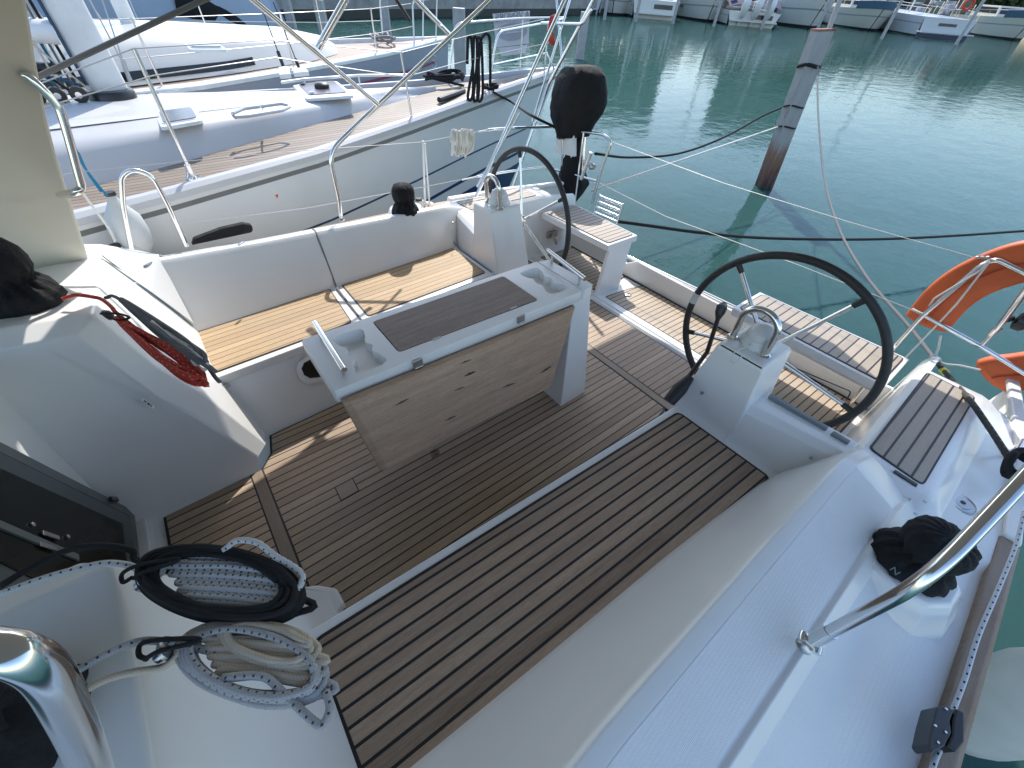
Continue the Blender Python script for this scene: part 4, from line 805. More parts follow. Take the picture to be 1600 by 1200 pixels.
rope('rope_tie', [onslope(245, 1036, .03), onslope(232, 1030, .03), onslope(234, 1014, .03), onslope(262, 1009, .04), onslope(322, 1008, .045), onslope(324, 1013, .045), onslope(270, 1025, .04), onslope(240, 1036, .03)], .0045, R_BLACK, 'thin black loop holding the beige and grey coils to their knob', 'rope tie')
for px, py in ((217, 918), (247, 1028)):
    m = MB(); c = onslope(px, py, .0); m.lathe(c, [(.012, 0), (.012, .012), (.021, .018), (.022, .026), (.014, .032)], 16, tuple(SLn)); m.build('rope_knob', DARKSTEEL, yacht)
# small shower recess bracket near the sole corner
m = MB(); P = [Z(.03, *p) for p in ((470, 925), (500, 920), (530, 925), (542, 948), (520, 975), (470, 985))]; m.prism(P, .05); m.build('sole_corner_step', GEL, yacht, bevel=.01)
# red and grey tails on the far console
def so(px, py, off=.012):
    return onslope(px, py, off)
def hang(n, a, b, wid, seed, off=.012, lift=.03):
    rn = random.Random(seed); pts = []; ax = V((b[0]-a[0], b[1]-a[1])); L = ax.length; u = ax/L; w_ = V((-u.y, u.x))
    for k in range(n):
        f = 1 - .28*(k/n); ww = wid*(1 - .55*(k/n)) * rn.uniform(.85, 1.1); sh = rn.uniform(-.04, .04)*L
        for i in range(12):
            t = 2*math.pi*i/12; c_ = V(a) + u*(L/2 + sh); p = c_ + u*math.cos(t)*L/2*f + w_*math.sin(t)*ww*(.55+.45*math.cos(t)*.9)
            pts.append(so(p.x + rn.uniform(-1, 1), p.y + rn.uniform(-1, 1), off + lift*rn.random()))
    return pts
rope('rope_coil', [Z(.99, 98, 467), Z(1.0, 118, 461), Z(.985, 145, 464), so(165, 475, .02), so(182, 490, .03), so(200, 508, .03)] + hang(16, (188, 508), (321, 602), 21, 5), .0068, R_RED, 'red rope coil hanging down the far console from the black winch cover', 'rope coil')
rope('rope_coil', [so(170, 472, .02), so(198, 480, .03)] + hang(13, (198, 482), (332, 582), 15, 6, .03, .025) + [so(325, 575, .02), so(338, 592, .01), so(345, 600, .01)], .0062, R_GREY, 'dark grey rope coil hanging beside the red coil on the far console', 'rope coil')
rope('rope_tail', [so(250, 520, .05), so(280, 545, .05), so(305, 560, .05), so(322, 575, .05), so(333, 583, .045), so(328, 592, .04), so(312, 580, .045), so(318, 566, .05), so(296, 552, .05), so(270, 535, .05)], .0055, R_WHITE, 'white rope end looped at the tip of the dark grey coil', 'rope')
rope('rope_tie', [so(163, 497, .02), so(175, 500, .03), so(200, 508, .05), so(215, 514, .05), so(196, 516, .045), so(176, 504, .03), so(166, 496, .02)], .004, R_BLACK, 'thin black loop holding the red rope coil', 'rope tie')
m = MB(); m.lathe(so(166, 494, 0), [(.02, 0), (.022, .01), (.012, .02)], 14, tuple(SLn)); m.build('rope_knob', BLACK, yacht)
# dashed furling line along the port toe rail
rope('furling_line', [Z(.60, 1600, 800), Z(.585, 1588, 850), Z(.575, 1560, 920), Z(.57, 1530, 990), Z(.565, 1508, 1060), Z(.56, 1490, 1108), Z(.56, 1478, 1150), Z(.56, 1462, 1185), Z(.55, 1450, 1225)], .0062, R_DASH, 'white line with black dashes running along the near toe rail', 'line')
# spring line from the stern over the port quarter
rope('mooring_line', [V((6.5, .9, 1.4)), X(4.5, 1278, 120), X(3.9, 1285, 240), X(3.6, 1310, 350), X(3.35, 1355, 440), X(3.15, 1440, 540), X(3.02, 1475, 580), X(2.9, 1520, 630), X(2.6, 1553, 690), Z(.58, 1578, 735)] if False else [X(8.6, 1278, 104), X(7.6, 1278, 170), X(6.2, 1287, 270), X(5.0, 1308, 350), X(4.1, 1352, 430), X(3.5, 1420, 510), X(3.12, 1468, 572)], .011, R_GREY, 'grey mooring line hanging from the leaning post to the near stern corner', 'mooring line')
rope('mooring_line', [X(3.12, 1468, 572), X(3.06, 1478, 583), Z(.60, 1515, 625), Z(.60, 1540, 660), Z(.60, 1560, 690), Z(.59, 1580, 722)], .0125, ropemat('worn_black_rope', (.05, .05, .048), (.2, .19, .16), pitch=.03), 'dark worn rope crossing the teak corner step to the near cleat', 'mooring line')
m = MB(); m.tube([X(3.1, 1472, 577), X(3.08, 1479, 584)], .017, 12); tag(m.build('rope_whipping', plain('yellow_tape', (.75, .65, .06), .5), boat=True), 'band of yellow tape on the near mooring line', 'tape')
rn = random.Random(3); c = Z(.56, 1588, 735)
rope('mooring_line', [c + V((math.cos(k*.9)*(.045+.02*rn.random()), math.sin(k*.9)*.05, .02 + .010*(k % 4) + .02*rn.random() - (.05 if k % 7 == 3 else 0))) for k in range(40)], .012, R_BLACK, 'black rope turned many times round the near stern cleat', 'mooring line')
m = MB(); c2 = Z(.56, 1592, 700); m.tube([c2-V((.05, 0, 0)), c2+V((.06, 0, .01))], .010, 10); m.tube([c2, c2-V((0, 0, .06))], .012, 10); m.build('mooring_cleat', STEEL, yacht)
rope('mooring_line', [X(3.35, 965, 346), X(3.6, 1010, 352), X(4.2, 1100, 364), X(5.2, 1200, 372), X(6.6, 1350, 374), X(8, 1480, 369), X(10, 1640, 358)], .017, R_BLACK, 'thick black mooring line stretching right across the water', 'mooring line')
m = MB(); m.tube([X(3.33, 926, 338), X(3.35, 940, 341), X(3.35, 965, 346)], .014, 10); m.v = m.v; tag(m.build('rope_whipping', plain('yellow_tape2', (.6, .6, .1), .5), boat=True), 'yellow marked end of the thick black line at the far stern seat', 'tape') if False else None
# coiled throw line hanging at the starboard pushpit
rn = random.Random(11); pts = []
for k in range(15):
    cx_ = 722 + (k-7)*2.2 + rn.uniform(-1, 1); top_ = 203 + rn.uniform(0, 4); bot = 238 + rn.uniform(0, 7) - abs(k-7)*.6
    for px, py in ((cx_-2, (top_+bot)/2), (cx_-1, top_), (cx_+2, top_+1), (cx_+3, (top_+bot)/2), (cx_+1, bot), (cx_-1, bot)): pts.append(Y(3.37 + rn.uniform(-.03, .03), px, py))
rope('rope_hank', pts, .0062, R_WHITE, 'hank of pale line tied to the lifeline between the neighbouring hull and the far wheel', 'rope hank')
# fender and cushion beyond the far coaming
FEN = plain('fender_grey', (.52, .54, .53), .45, 0, .08, 4); FENW = plain('fender_white', (.66, .65, .58), .5, 0, .1, 4)
def fender(a, b, r, mat, label, boat=True, grp='fenders between the yachts'):
    root = empty('fender', tuple(b), label, 'fender', grp, boat=boat); a, b = V(a), V(b); d = (b-a).normalized(); L = (b-a).length
    m = MB(); m.lathe(a, [(.02, -.05), (.03, -.02), (r*.5, .02), (r*.9, .08), (r, .16), (r, L-.16), (r*.9, L-.08), (r*.5, L-.02), (.03, L+.02), (.02, L+.05)], 24, tuple(d)); m.build('fender_body', mat, root, smooth=60)
    m = MB(); m.tube([a - d*.05, a - d*.05 + V((0, 0, .02))], .03, 12); m.build('fender_eye', BLACK, root); return root
fender(Y(3.60, 180, 318), Y(3.60, 222, 400), .105, FEN, 'grey fender with a dark end hanging between the two yachts by the chrome hoop')
fender(Y(3.52, 195, 395), Y(3.52, 240, 420), .08, FENW, 'cream fender lying low beside the grey fender by the chrome hoop')
fender(Y(3.58, 660, 318), Y(3.60, 690, 345), .08, FENW, 'pale fender showing its top beside the small winch cover on the far coaming')
for k_, pp in enumerate((((118, 232), (130, 258), (150, 285), (168, 306)), ((122, 238), (136, 268), (158, 300)))):
    rope('fender_line', [Y(3.55, *p) for p in pp], .006, ropemat('teal_fender_rope', (.02, .20, .34)), 'thin blue fender line tied above the grey fender' if k_ else 'blue fender line slanting down to the dark end of the grey fender', 'line')
rope('fender_line', [Y(3.5, 128, 300), Y(3.5, 150, 330), Y(3.5, 172, 360), Y(3.5, 180, 378)], .007, R_WHITE, 'white fender line slanting beside the sprayhood', 'line')
m = MB(); P = [Y(3.12, *p) for p in ((300, 384), (303, 374), (345, 358), (380, 350), (394, 352), (396, 360), (394, 364))]; m.prism(P, (0, .05, 0)); tag(m.build('outboard_pad', COVER, bevel=.012, boat=True), 'long black padded cover lying behind the far coaming', 'padded cover')

fender(Z(.42, 1600, 1010), Z(-.10, 1600, 1010) * 1.0 + V((0, 0, 0)), .15, FENW, 'big cream fender hanging outside the near teak toe rail', grp='fenders') if False else None
fc = Z(.12, 1610, 1095); fender(V((fc.x, fc.y, .36)), V((fc.x, fc.y, -.30)), .15, FENW, 'big cream fender hanging outside the near teak toe rail')
# ======================= SURROUNDINGS (world frame) =======================
wm, nt, b = newmat('harbour_water')
v = coords(nt, (1, 1, 1)); n1 = noisef(nt, coords(nt, (1, 1.7, 1)), 1.1, 3, .5); n2 = noisef(nt, coords(nt, (1.4, 1, 1)), 4.5, 3, .55); n3 = noisef(nt, v, 15, 2, .5)
h = math_(nt, 'ADD', math_(nt, 'MULTIPLY', n1, .9), math_(nt, 'ADD', math_(nt, 'MULTIPLY', n2, .30), math_(nt, 'MULTIPLY', n3, .05)))
nt.links.new(ramp(nt, noisef(nt, v, .12, 3), [(.3, (.024, .066, .058)), (.75, (.030, .078, .068))]), b.inputs['Base Color']); b.inputs['Subsurface Weight'].default_value = .9; b.inputs['Subsurface Radius'].default_value = (.5, 1, 1); b.inputs['Subsurface Scale'].default_value = .5
b.inputs['Roughness'].default_value = .6; b.inputs['Specular IOR Level'].default_value = 0; bn_ = bump(nt, b, h, .13, .10)
gl_ = N(nt, 'ShaderNodeBsdfGlossy'); gl_.inputs['Color'].default_value = (.50, .52, .54, 1); gl_.inputs['Roughness'].default_value = .02; nt.links.new(bn_.outputs[0], gl_.inputs['Normal'])
fr_ = N(nt, 'ShaderNodeFresnel'); fr_.inputs['IOR'].default_value = 1.30; nt.links.new(bn_.outputs[0], fr_.inputs['Normal']); mx_ = N(nt, 'ShaderNodeMixShader')
nt.links.new(fr_.outputs[0], mx_.inputs[0]); nt.links.new(b.outputs[0], mx_.inputs[1]); nt.links.new(gl_.outputs[0], mx_.inputs[2]); nt.links.new(mx_.outputs[0], nt.nodes['Material Output'].inputs[0])
m = MB(); m.add([(-400, -300, ZW), (600, -300, ZW), (600, 700, ZW), (-400, 700, ZW)], [(0, 1, 2, 3)]); tag(m.build('water', wm, smooth=0), kind='structure')
CONC = plain('concrete', (.30, .29, .27), .9, 0, .25, 1.5, .5, 30); PILE = plain('pile_steel', (.36, .35, .34), .6, 0, .16, 5, .2, 60)
# quay behind the neighbouring boats
qa, qb = WZ(ZW, 380, 32), WZ(ZW, 840, 24); d = (qb-qa).normalized(); n_ = V((-d.y, d.x, 0)); m = MB()
A0, B0 = qa - d*60, qb + d*14; zq = .80
m.prism([A0 + V((0, 0, 0)), B0, B0 + n_*60, A0 + n_*60], (0, 0, zq - ZW)); tag(m.build('quay', CONC, smooth=0), kind='structure')
m = MB(); m.prism([A0 - n_*.15 + V((0, 0, zq-ZW-.0)), B0 - n_*.15 + V((0, 0, zq-ZW)), B0 + n_*.6 + V((0, 0, zq-ZW)), A0 + n_*.6 + V((0, 0, zq-ZW))], .14); m.prism([A0 - n_*.02, B0 - n_*.02, B0 + n_*.01, A0 + n_*.01], (0, 0, .42), 1); tag(m.build('quay_edge', [plain('pale_stone', (.55, .52, .45), .85), plain('wet_concrete', (.03, .035, .028), .5)], smooth=0), kind='structure')
# ---- pilings ----
def pile(base, top, r, label, square=False, rust=False, grp='harbour mooring posts'):
    root = empty('mooring_post', tuple(base), label, 'mooring post', grp); d = (V(top)-V(base)); m = MB()
    wet = V(base) + V((0, 0, -1.5)) - d*.02; cuts = [wet, V(base), V(base)+d*.12, V(base)+d*.999]
    if square:
        e = d.normalized(); s_ = e.cross(V((.6, .8, 0))).normalized()*r; t_ = e.cross(s_).normalized()*r; t_ *= .9
        m.loft([[c + s_ + t_, c - s_ + t_, c - s_ - t_, c + s_ - t_] for c in (wet, V(base), V(base)+d*.5, V(top))])
    else: m.tube([wet, V(base), V(base)+d*.5, V(top)], r, 14)
    m.build('post_shaft', PILE_R if rust else PILE, root, bevel=.01 if square else 0, smooth=40); return root
mm, nt, b = newmat('rusty_post'); tc = N(nt, 'ShaderNodeTexCoord'); sp = N(nt, 'ShaderNodeSeparateXYZ'); nt.links.new(tc.outputs['Object'], sp.inputs[0])
z = math_(nt, 'ADD', sp.outputs[2], math_(nt, 'MULTIPLY', noisef(nt, coords(nt, (6, 6, .8)), 2.2, 5), .9))
c = ramp(nt, math_(nt, 'MULTIPLY', z, .4), [(.16, (.02, .018, .014)), (.26, (.10, .035, .018)), (.40, (.22, .10, .06)), (.5, (.34, .33, .32))])
c = mixc(nt, ramp(nt, noisef(nt, coords(nt, (3, 3, 1)), 4, 6, .7), [(.62, 0.0), (.70, .75)]), c, (.13, .05, .025)); c = mixc(nt, ramp(nt, noisef(nt, coords(nt, (1, 1, .3)), 11, 4), [(.4, 0.0), (.8, .5)]), c, (.22, .21, .20)); nt.links.new(c, b.inputs['Base Color']); b.inputs['Roughness'].default_value = .75; PILE_R = mm
pb_ = WZ(ZW, 1193, 292); pn = T3 @ rayb(1285, 48); k = (pb_.xy-CW.xy).length / pn.xy.length; pt_ = CW + pn*k
d = (pt_-pb_).normalized(); P0 = pile(pb_, pt_, .125, 'tall leaning mooring post with a rusty foot standing alone in the open water', True, True)
m = MB(); s_ = d.cross(V((.6, .8, 0))).normalized(); t_ = d.cross(s_).normalized(); m.obox(pt_ + d*.012, s_*.128, t_*.118, d*.012); m.build('post_cap', plain('rusty_cap', (.30, .12, .07), .8, 0, .4, 12), P0)
m = MB()
for px, py in ((1271, 102), (1240, 165), (1215, 196)):
    c = CW + (T3 @ rayb(px, py)) * ((pb_.xy-CW.xy).length / (T3 @ rayb(px, py)).xy.length); f = (c-pb_).dot(d); c = pb_ + d*f
    q_ = [c + s_*.14*math.cos(a)*1.12 + t_*.13*math.sin(a)*1.12 + d*.02*math.sin(a*2) for a in [2*math.pi*i/20 for i in range(20)]]; m.tube(q_, .024 if py == 102 else .012, 8, closed=True)
m.build('rope_band', R_BLACK, P0)
m = MB(); m.tube([pb_ + d*.2 - s_*.15 - t_*.1, pt_ - s_*.15 - t_*.1 + d*1.2], .035, 10); m.build('service_pipe', PILE, P0)
FP = [((1539, 0), (1493, 70)), ((1407, 0), (1377, 61)), ((1298, 0), (1276, 48)), ((1206, 0), (1189, 46)), ((1127, 0), (1115, 41)), ((1057, 0), (1051, 37)), ((1000, 0), (993, 34)), ((948, 0), (944, 31))]
lab = ['rightmost far mooring post before the transom of the boat with the life ring', 'far mooring post before the bow with the blue rail cover', 'far mooring post just above the tall leaning post', 'far mooring post before the white triple outboards', 'far mooring post before the boat left of the triple outboards', 'far mooring post right of the small cruiser stern', 'far mooring post left of the small cruiser stern', 'leftmost thin mooring post on the far row']
for ((a, b_), (c, e)), lb_ in zip(FP, lab):
    base = WZ(ZW, c, e); pile(base, base + V((.05, .05, 3.6)), .13, lb_)
NP_ = [((720, 130), (712, 12), .17, 'grey square mooring post behind the black rope hank'), ((905, 92), (902, 20), .17, 'grey mooring post behind the dark outboard cover'), ((608, 72), (590, 2), .15, 'mooring post standing before the quay between the chrome tubes'), ((520, 112), (511, 0), .13, 'mooring post behind the bow rail of the second neighbour'), ((466, 78), (452, 0), .13, 'mooring post close to the quay behind the dark bow cover')]
for (bx, by), (tx, ty), r, lb_ in NP_:
    base = WZ(ZW, bx, by); dd = T3 @ rayb(tx, ty); k = (base.xy-CW.xy).length/dd.xy.length; top = CW + dd*k; pile(base, V((base.x, base.y, max(top.z, .8))), r, lb_, True)
# mooring lines to the leaning post
def postpt(px, py):
    dd = T3 @ rayb(px, py); return CW + dd*((pb_.xy-CW.xy).length/dd.xy.length) - V((.12, .05, 0))
Sst = T3 @ X(3.3, 930, 240); Sst2 = T3 @ X(3.3, 925, 298)
e1 = T3 @ X(3.3, 860, 176) ; mid = [T3 @ X(x_, px, py) for x_, px, py in ((3.9, 930, 240), (4.9, 985, 246), (5.9, 1060, 240), (7.0, 1130, 215), (8.0, 1190, 182))]
rope('mooring_line', mid + [postpt(1222, 166)], .015, R_BLACK, 'black mooring line sagging from behind the far stern to the leaning post', 'mooring line', boat=False)
rope('mooring_line', [Sst2, postpt(1216, 196)], .011, R_WHITE, 'taut white mooring line from the far stern rail to the leaning post', 'mooring line', boat=False, sm=0)
# ---- neighbouring yachts ----
DKT = teak('neighbour_teak', 'X', .055, 0, .009, light=(.34, .27, .20), dark=(.20, .15, .11), grey=.3, caulk=(.04, .035, .03), greyc=(.30, .26, .22))
HATCH = plain('hatch_grey', (.10, .10, .115), .25); BLUE = plain('boot_blue', (.015, .035, .10), .3); NAVY = plain('antifoul_blue', (.01, .05, .10), .7)
RED_ = plain('mark_red', (.55, .05, .04), .5)
class Frame:
    def __init__(s, tip, deg): s.o = V(tip); a = math.radians(deg); s.a = V((-math.cos(a), -math.sin(a), 0)); s.t = V((math.sin(a), -math.cos(a), 0))
    def __call__(s, u, t, z): return V((s.o.x, s.o.y, 0)) + s.a*u + s.t*t + V((0, 0, z))
def hull(fr, name_root, hb, zt, L, mats, rake, stripes=True, bow_h=0):
    """hb: half-beam table; zt: sheer table; mats: topsides, stripe colour, boot"""
    m = MB(); us = [0, .15, .4, .8, 1.4, 2.2, 3.2, 4.4, 5.6, 7, 8.5, 10, L]
    us = [u for u in us if u < L] + [L]
    lev = [1, .985, .955, .93, .60, .585, .40, .37, .27, .14, .0, -.5]
    mat = [1, 0, 3, 0, 1, 0, 1, 0, 1, 1, 2] if stripes else [0, 0, 0, 0, 0, 0, 0, 0, 1, 1, 2]
    for side in (1, -1):
        for j in range(len(lev)-1):
            r = []
            for u in us:
                row = []
                for l in (lev[j], lev[j+1]):
                    z = ZW + (tab(zt, u)-ZW)*l if l >= 0 else ZW + l*.8; f = 1-l if l >= 0 else 1.2; uu = u + rake*f*max(0, 1-u/3.0); bb = tab(hb, u) * (1 - (.30*max(0, 1-u/5)+.05)*f**1.4)
                    row.append(fr(uu, side*bb, z))
                r.append(row)
            m.loft(r, closed=False, mat=mat[j])
    st = us[-1]; m.add([fr(st, s_*tab(hb, st)*(1 if l > 0 else .7), ZW+(tab(zt, st)-ZW)*l if l > 0 else ZW-.3) for s_, l in ((1, 1), (-1, 1), (-1, 0), (1, 0))], [(0, 1, 2, 3)])
    return m.build('hull', mats, name_root, smooth=50, fixn=False)
def deck(fr, root, hb, zt, L, mat, inset_=.10, name='deck', u0=.25):
    m = MB(); us = [u0] + [x_ for x_ in (.5, .8, 1.4, 2.2, 3.2, 4.4, 5.6, 7, 8.5, 10) if u0 < x_ < L] + [L]
    r = [[fr(u, -max(.0, tab(hb, u)-inset_), tab(zt, u)-.025), fr(u, 0, tab(zt, u)+.02), fr(u, max(.0, tab(hb, u)-inset_), tab(zt, u)-.025)] for u in us]; m.loft(r, closed=False); return m.build(name, mat, root, smooth=60)
def rail_edge(fr, root, hb, zt, L, mat, w=.10, h=.05, name='toe_rail'):
    for s_ in (1, -1):
        m = MB(); r = []
        for u in [.0, .2, .5, .8, 1.4, 2.2, 3.2, 4.4, 5.6, 7, 8.5, L]:
            b0 = tab(hb, u); z = tab(zt, u); r.append([fr(u, s_*max(0, b0-w), z-.03), fr(u, s_*max(0, b0-w*.8), z+h), fr(u, s_*max(0, b0-w*.25), z+h), fr(u, s_*(b0+.012), z+h*.3), fr(u, s_*(b0+.012), z-.03)])
        m.loft(r); m.build(name, mat, root, bevel=.006, smooth=40)
# first neighbour
F1 = Frame((5.35, 5.78, 0), 5); n1 = empty('neighbour_yacht', tuple(F1(5, 0, ZW)), 'white yacht with teak side deck and blue waterline stripes just beyond the far coaming', 'sailing yacht')
HB1 = [(0, .03), (.4, .17), (.8, .27), (1.8, .50), (3.25, .93), (4.5, 1.30), (5.4, 1.45), (6.1, 1.62), (8, 1.85), (10, 1.85), (12, 1.6)]; ZT1 = [(0, .86), (1.8, .76), (3.3, .70), (4.6, .665), (6, .64), (8, .62), (12, .62)]
hull(F1, n1, HB1, ZT1, 12, [gelcoat('neighbour_topsides', (.66, .67, .66), .2), BLUE, NAVY, GRV], .95); deck(F1, n1, HB1, ZT1, 12, DKT, .12); rail_edge(F1, n1, HB1, ZT1, 12, NBW, .10, .035)
def cabin(fr, root, rows, mat, name='coachroof', crown=.06, bev=.02):
    """rows: (u, half width at base, z base, half width at roof, z roof)"""
    m = MB(); r = []
    for u, wb, zb, wr, zr in rows:
        r.append([fr(u, wb, zb), fr(u, wr+(wb-wr)*.30, zb+(zr-zb)*.72), fr(u, wr, zr-.012), fr(u, wr*.85, zr+crown*.15), fr(u, wr*.5, zr+crown*.7), fr(u, 0, zr+crown), fr(u, -wr*.5, zr+crown*.7), fr(u, -wr*.85, zr+crown*.15), fr(u, -wr, zr-.012), fr(u, -(wr+(wb-wr)*.30), zb+(zr-zb)*.72), fr(u, -wb, zb)])
    m.loft(r); return m.build(name, mat, root, smooth=50)
cabin(F1, n1, [(2.25, .02, .72, .01, .735), (2.5, .10, .71, .04, .755), (2.9, .18, .69, .10, .78), (3.4, .28, .68, .19, .80), (4.1, .45, .66, .36, .825), (5.2, .78, .64, .66, .86), (6.0, .99, .63, .84, .875), (8, 1.12, .62, .98, .93), (9.5, 1.15, .62, 1.0, .95)], NBW)
m = MB(); m.loft([[F1(u, -w_, z), F1(u, 0, z+.028), F1(u, w_, z)] for u, w_, z in ((3.6, .13, .834), (4.2, .23, .853), (5.2, .44, .890), (6.0, .58, .909), (8, .70, .966))], closed=False); m.build('nonskid_pad', nonskid('neighbour_nonskid', (.56, .56, .55)), n1, smooth=60)
def px_hatch(root, quad, z, mats, h=.018, knob=False, name='deck_hatch'):
    P = [WZ(z, *q_) for q_ in quad]; c = sum(P, V())/4; hr = empty(name, (0, 0, 0)); hr.parent = root
    def rr(k, dz): 
        Q = [c + (p-c)*k + V((0, 0, dz)) for p in P]; out = []
        for i in range(4):
            a = (Q[i-1]-Q[i]).normalized()*.05; b2 = (Q[(i+1) % 4]-Q[i]).normalized()*.05
            for t in (0, .33, .66, 1): out.append((Q[i]+a)*(1-t)**2 + Q[i]*2*t*(1-t) + (Q[i]+b2)*t*t)
        return out
    m = MB(); m.loft([rr(1.16, -.01), rr(1.13, .012), rr(1.0, .018), rr(1.0, h), rr(.97, h+.008), rr(.86, h+.006), rr(.86, h)]); m.build('hatch_frame', mats[0], hr, smooth=40)
    m = MB(); Q = rr(.90, h+.007); m.prism(Q, .006); m.build('hatch_pane', mats[1], hr, smooth=0)
    if knob:
        m = MB(); m.lathe(c + V((0, 0, h+.012)), [(.075, 0), (.075, .03), (.06, .045), (.02, .05)], 24); m.build('hatch_vent', BLACK, hr)
        for p in (P[0], P[3]): q_ = c + (p-c)*.72; m = MB(); m.lathe(q_ + V((0, 0, h+.012)), [(.025, 0), (.02, .015)], 14); m.build('hatch_latch', WHITEP if p is P[3] else BLACK, hr)
px_hatch(n1, [(248, 180), (303, 172), (314, 190), (256, 200)], .872, (WHITEP, HATCH)); px_hatch(n1, [(463, 136), (524, 130), (548, 150), (482, 155)], .853, (WHITEP, plain('hatch_purple', (.09, .07, .09), .3)), knob=True)
m = MB(); m.tube(bend([WZ(.86, 368, 184), WZ(.90, 362, 178), WZ(.91, 380, 170), WZ(.91, 440, 162), WZ(.90, 455, 166), WZ(.89, 440, 173), WZ(.89, 385, 182), WZ(.89, 368, 183)], .03), .013, 8); m.tube([WZ(.86, 411, 172), WZ(.90, 411, 169)], .011, 8); m.tube([WZ(.90, 411, 167), WZ(.89, 412, 177)], .009, 8); m.build('grab_rail', STEEL, n1)
for pts in ([(440, 129), (475, 124), (560, 118), (640, 117)], [(210, 146), (245, 142), (278, 139)]):
    m = MB(); m.tube([WZ(.91, *p) for p in pts], .014, 8); [m.tube([WZ(.91, *p), WZ(.91, *p)-V((0, 0, .08))], .01, 8) for p in pts[1:-1]]; m.build('grab_rail', WHITEP, n1)
for q_ in range(9):
    rn_ = random.Random(q_+30); a_ = WZ(.75, rn_.uniform(70, 215), rn_.uniform(110, 165)); m = MB(); b2_ = a_ + V((rn_.uniform(-.5, .3), rn_.uniform(-.4, .5), rn_.uniform(1.2, 4))); m.tube([a_, b2_], .006, 6); m.build('rigging_line', [WIRE, R_GREY, BLACK][q_ % 3], n1)
# mast, boom end, shrouds and lines of the first neighbour
mb_ = WZ(.93, 176, 150); m = MB(); up = V((0, 0, 1)); e_ = []
for z, s_ in ((.0, 1), (3, 1), (9, 1)):
    c = mb_ + up*z; e_.append([c + F1.a*math.cos(t)*.135 + F1.t*math.sin(t)*.075 for t in [2*math.pi*i/24 for i in range(24)]])
m.loft(e_); m.build('mast', WHITEP, n1, smooth=60)
m = MB(); m.lathe(mb_ - V((0, 0, .02)), [(.17, 0), (.17, .05), (.155, .07)], 24); m.build('mast_collar', BLACK, n1)
m = MB(); b0 = mb_ + up*.42 + F1.a*.14; m.tube([b0, b0 + F1.a*1.2 + up*.13, b0 + F1.a*4.5 + up*.42], .075, 12); m.build('boom', WHITEP, n1)
m = MB(); m.tube([b0 - up*.22 + F1.a*.1, b0 + F1.a*1.4 + up*.02 - up*.12], .04, 10); m.build('vang', BLACK, n1)
cols = [R_BLACK, R_WHITE, R_GREY, ropemat('teal_rope', (.02, .16, .26)), R_BEIGE, plain('navy_line', (.02, .06, .12), .7)]
rn = random.Random(5)
for k in range(13):
    a = mb_ + F1.a*(.13 + .045*(k % 5)) + F1.t*rn.uniform(-.12, .16) + up*rn.uniform(.03, .12); top = mb_ + up*rn.uniform(2.6, 4.5) + F1.a*(.14+rn.uniform(0, .05)) + F1.t*rn.uniform(-.08, .08)
    if k > 8: top = mb_ + F1.a*rn.uniform(.9, 2.0) + up*rn.uniform(.6, 1.6) + F1.t*rn.uniform(-.4, .3)
    m = MB(); m.tube([a, a.lerp(top, .4) + V((rn.uniform(-.02, .02),)*3), top], .0075 if k % 3 else .011, 7); m.build('halyard', cols[k % 6], n1)
for k in range(4):
    c = mb_ + F1.a*(.22+.13*k) + F1.t*(.12-.03*k) + up*.05; m = MB(); m.lathe(c, [(.02, -.03), (.055, -.028), (.06, 0), (.055, .028), (.02, .03)], 16, 'Y'); m.build('turning_block', BLACK, n1)
    m = MB(); m.lathe(c - V((0, .032, 0)), [(.022, 0), (.022, -.004)], 12, 'Y'); m.build('block_pin', STEEL, n1)
m = MB(); 
for k in range(6): m.tube(smoothpath([mb_ + F1.a*.3 + F1.t*(.02*k) , mb_ + F1.a*1.2 + F1.t*(.25+.03*k) - up*.02, mb_ + F1.a*2.6 + F1.t*(.5+.03*k)], 4), .008, 6)
m.build('deck_lines', R_BEIGE, n1)
m = MB(); m.tube([WZ(.94, 200, 122), WZ(1.55, 172, 40)] if False else [WZ(.95, 206, 125), WZ(.95, 206, 125) + V((-.1, .1, 4))], .006, 6); m.build('shroud', WIRE, n1)
for (bx, by), (tx, ty), r in (((302, 278), (208, 74), .0125), ((645, 193), (626, 80), .0105)):
    base = WZ(.68, bx, by); dd = T3 @ rayb(tx, ty); k = (base.xy-CW.xy).length/dd.xy.length; top = CW + dd*k
    sr = empty('stanchion', (0, 0, 0)); sr.parent = n1; m = MB(); m.tube([base, top], r, 10); m.build('stanchion_tube', STEEL, sr)
    m = MB(); m.tube([base, base.lerp(top, .12)], r*1.7, 10); m.tube([base + V((-.05, -.03, 0)), base.lerp(top, .1)], .007, 6); m.lathe(base - V((0, 0, .01)), [(.05, 0), (.045, .015)], 12); m.build('stanchion_foot', STEEL, sr)
def w_on(u, px, py):   # point on the near toe rail plane of the first neighbour, at the pixel
    d = T3 @ rayb(px, py); n_ = F1.t; return CW + d*((F1(0, u, 0)-CW).dot(n_)/d.dot(n_))
wires = [[(210, 74), (500, 51), (622, 42), (735, 22), (840, 18)], [(100, 80), (210, 90), (430, 64), (620, 55), (720, 38)], [(400, 95), (625, 62), (735, 52), (845, 25)], [(420, 118), (640, 110), (740, 108), (840, 78), (880, 60)]]
for w_ in ([(0, 154), (208, 76), (420, 62), (628, 82), (735, 55), (850, 30)], [(60, 170), (240, 118), (430, 90), (634, 120), (740, 92), (862, 66)]):
    m = MB(); m.tube([w_on(1.45, *p) if p[0] < 300 else w_on(lerp(1.35, .45, (p[0]-300)/560), *p) for p in w_], .0035, 6); m.build('lifeline', WIRE, n1)
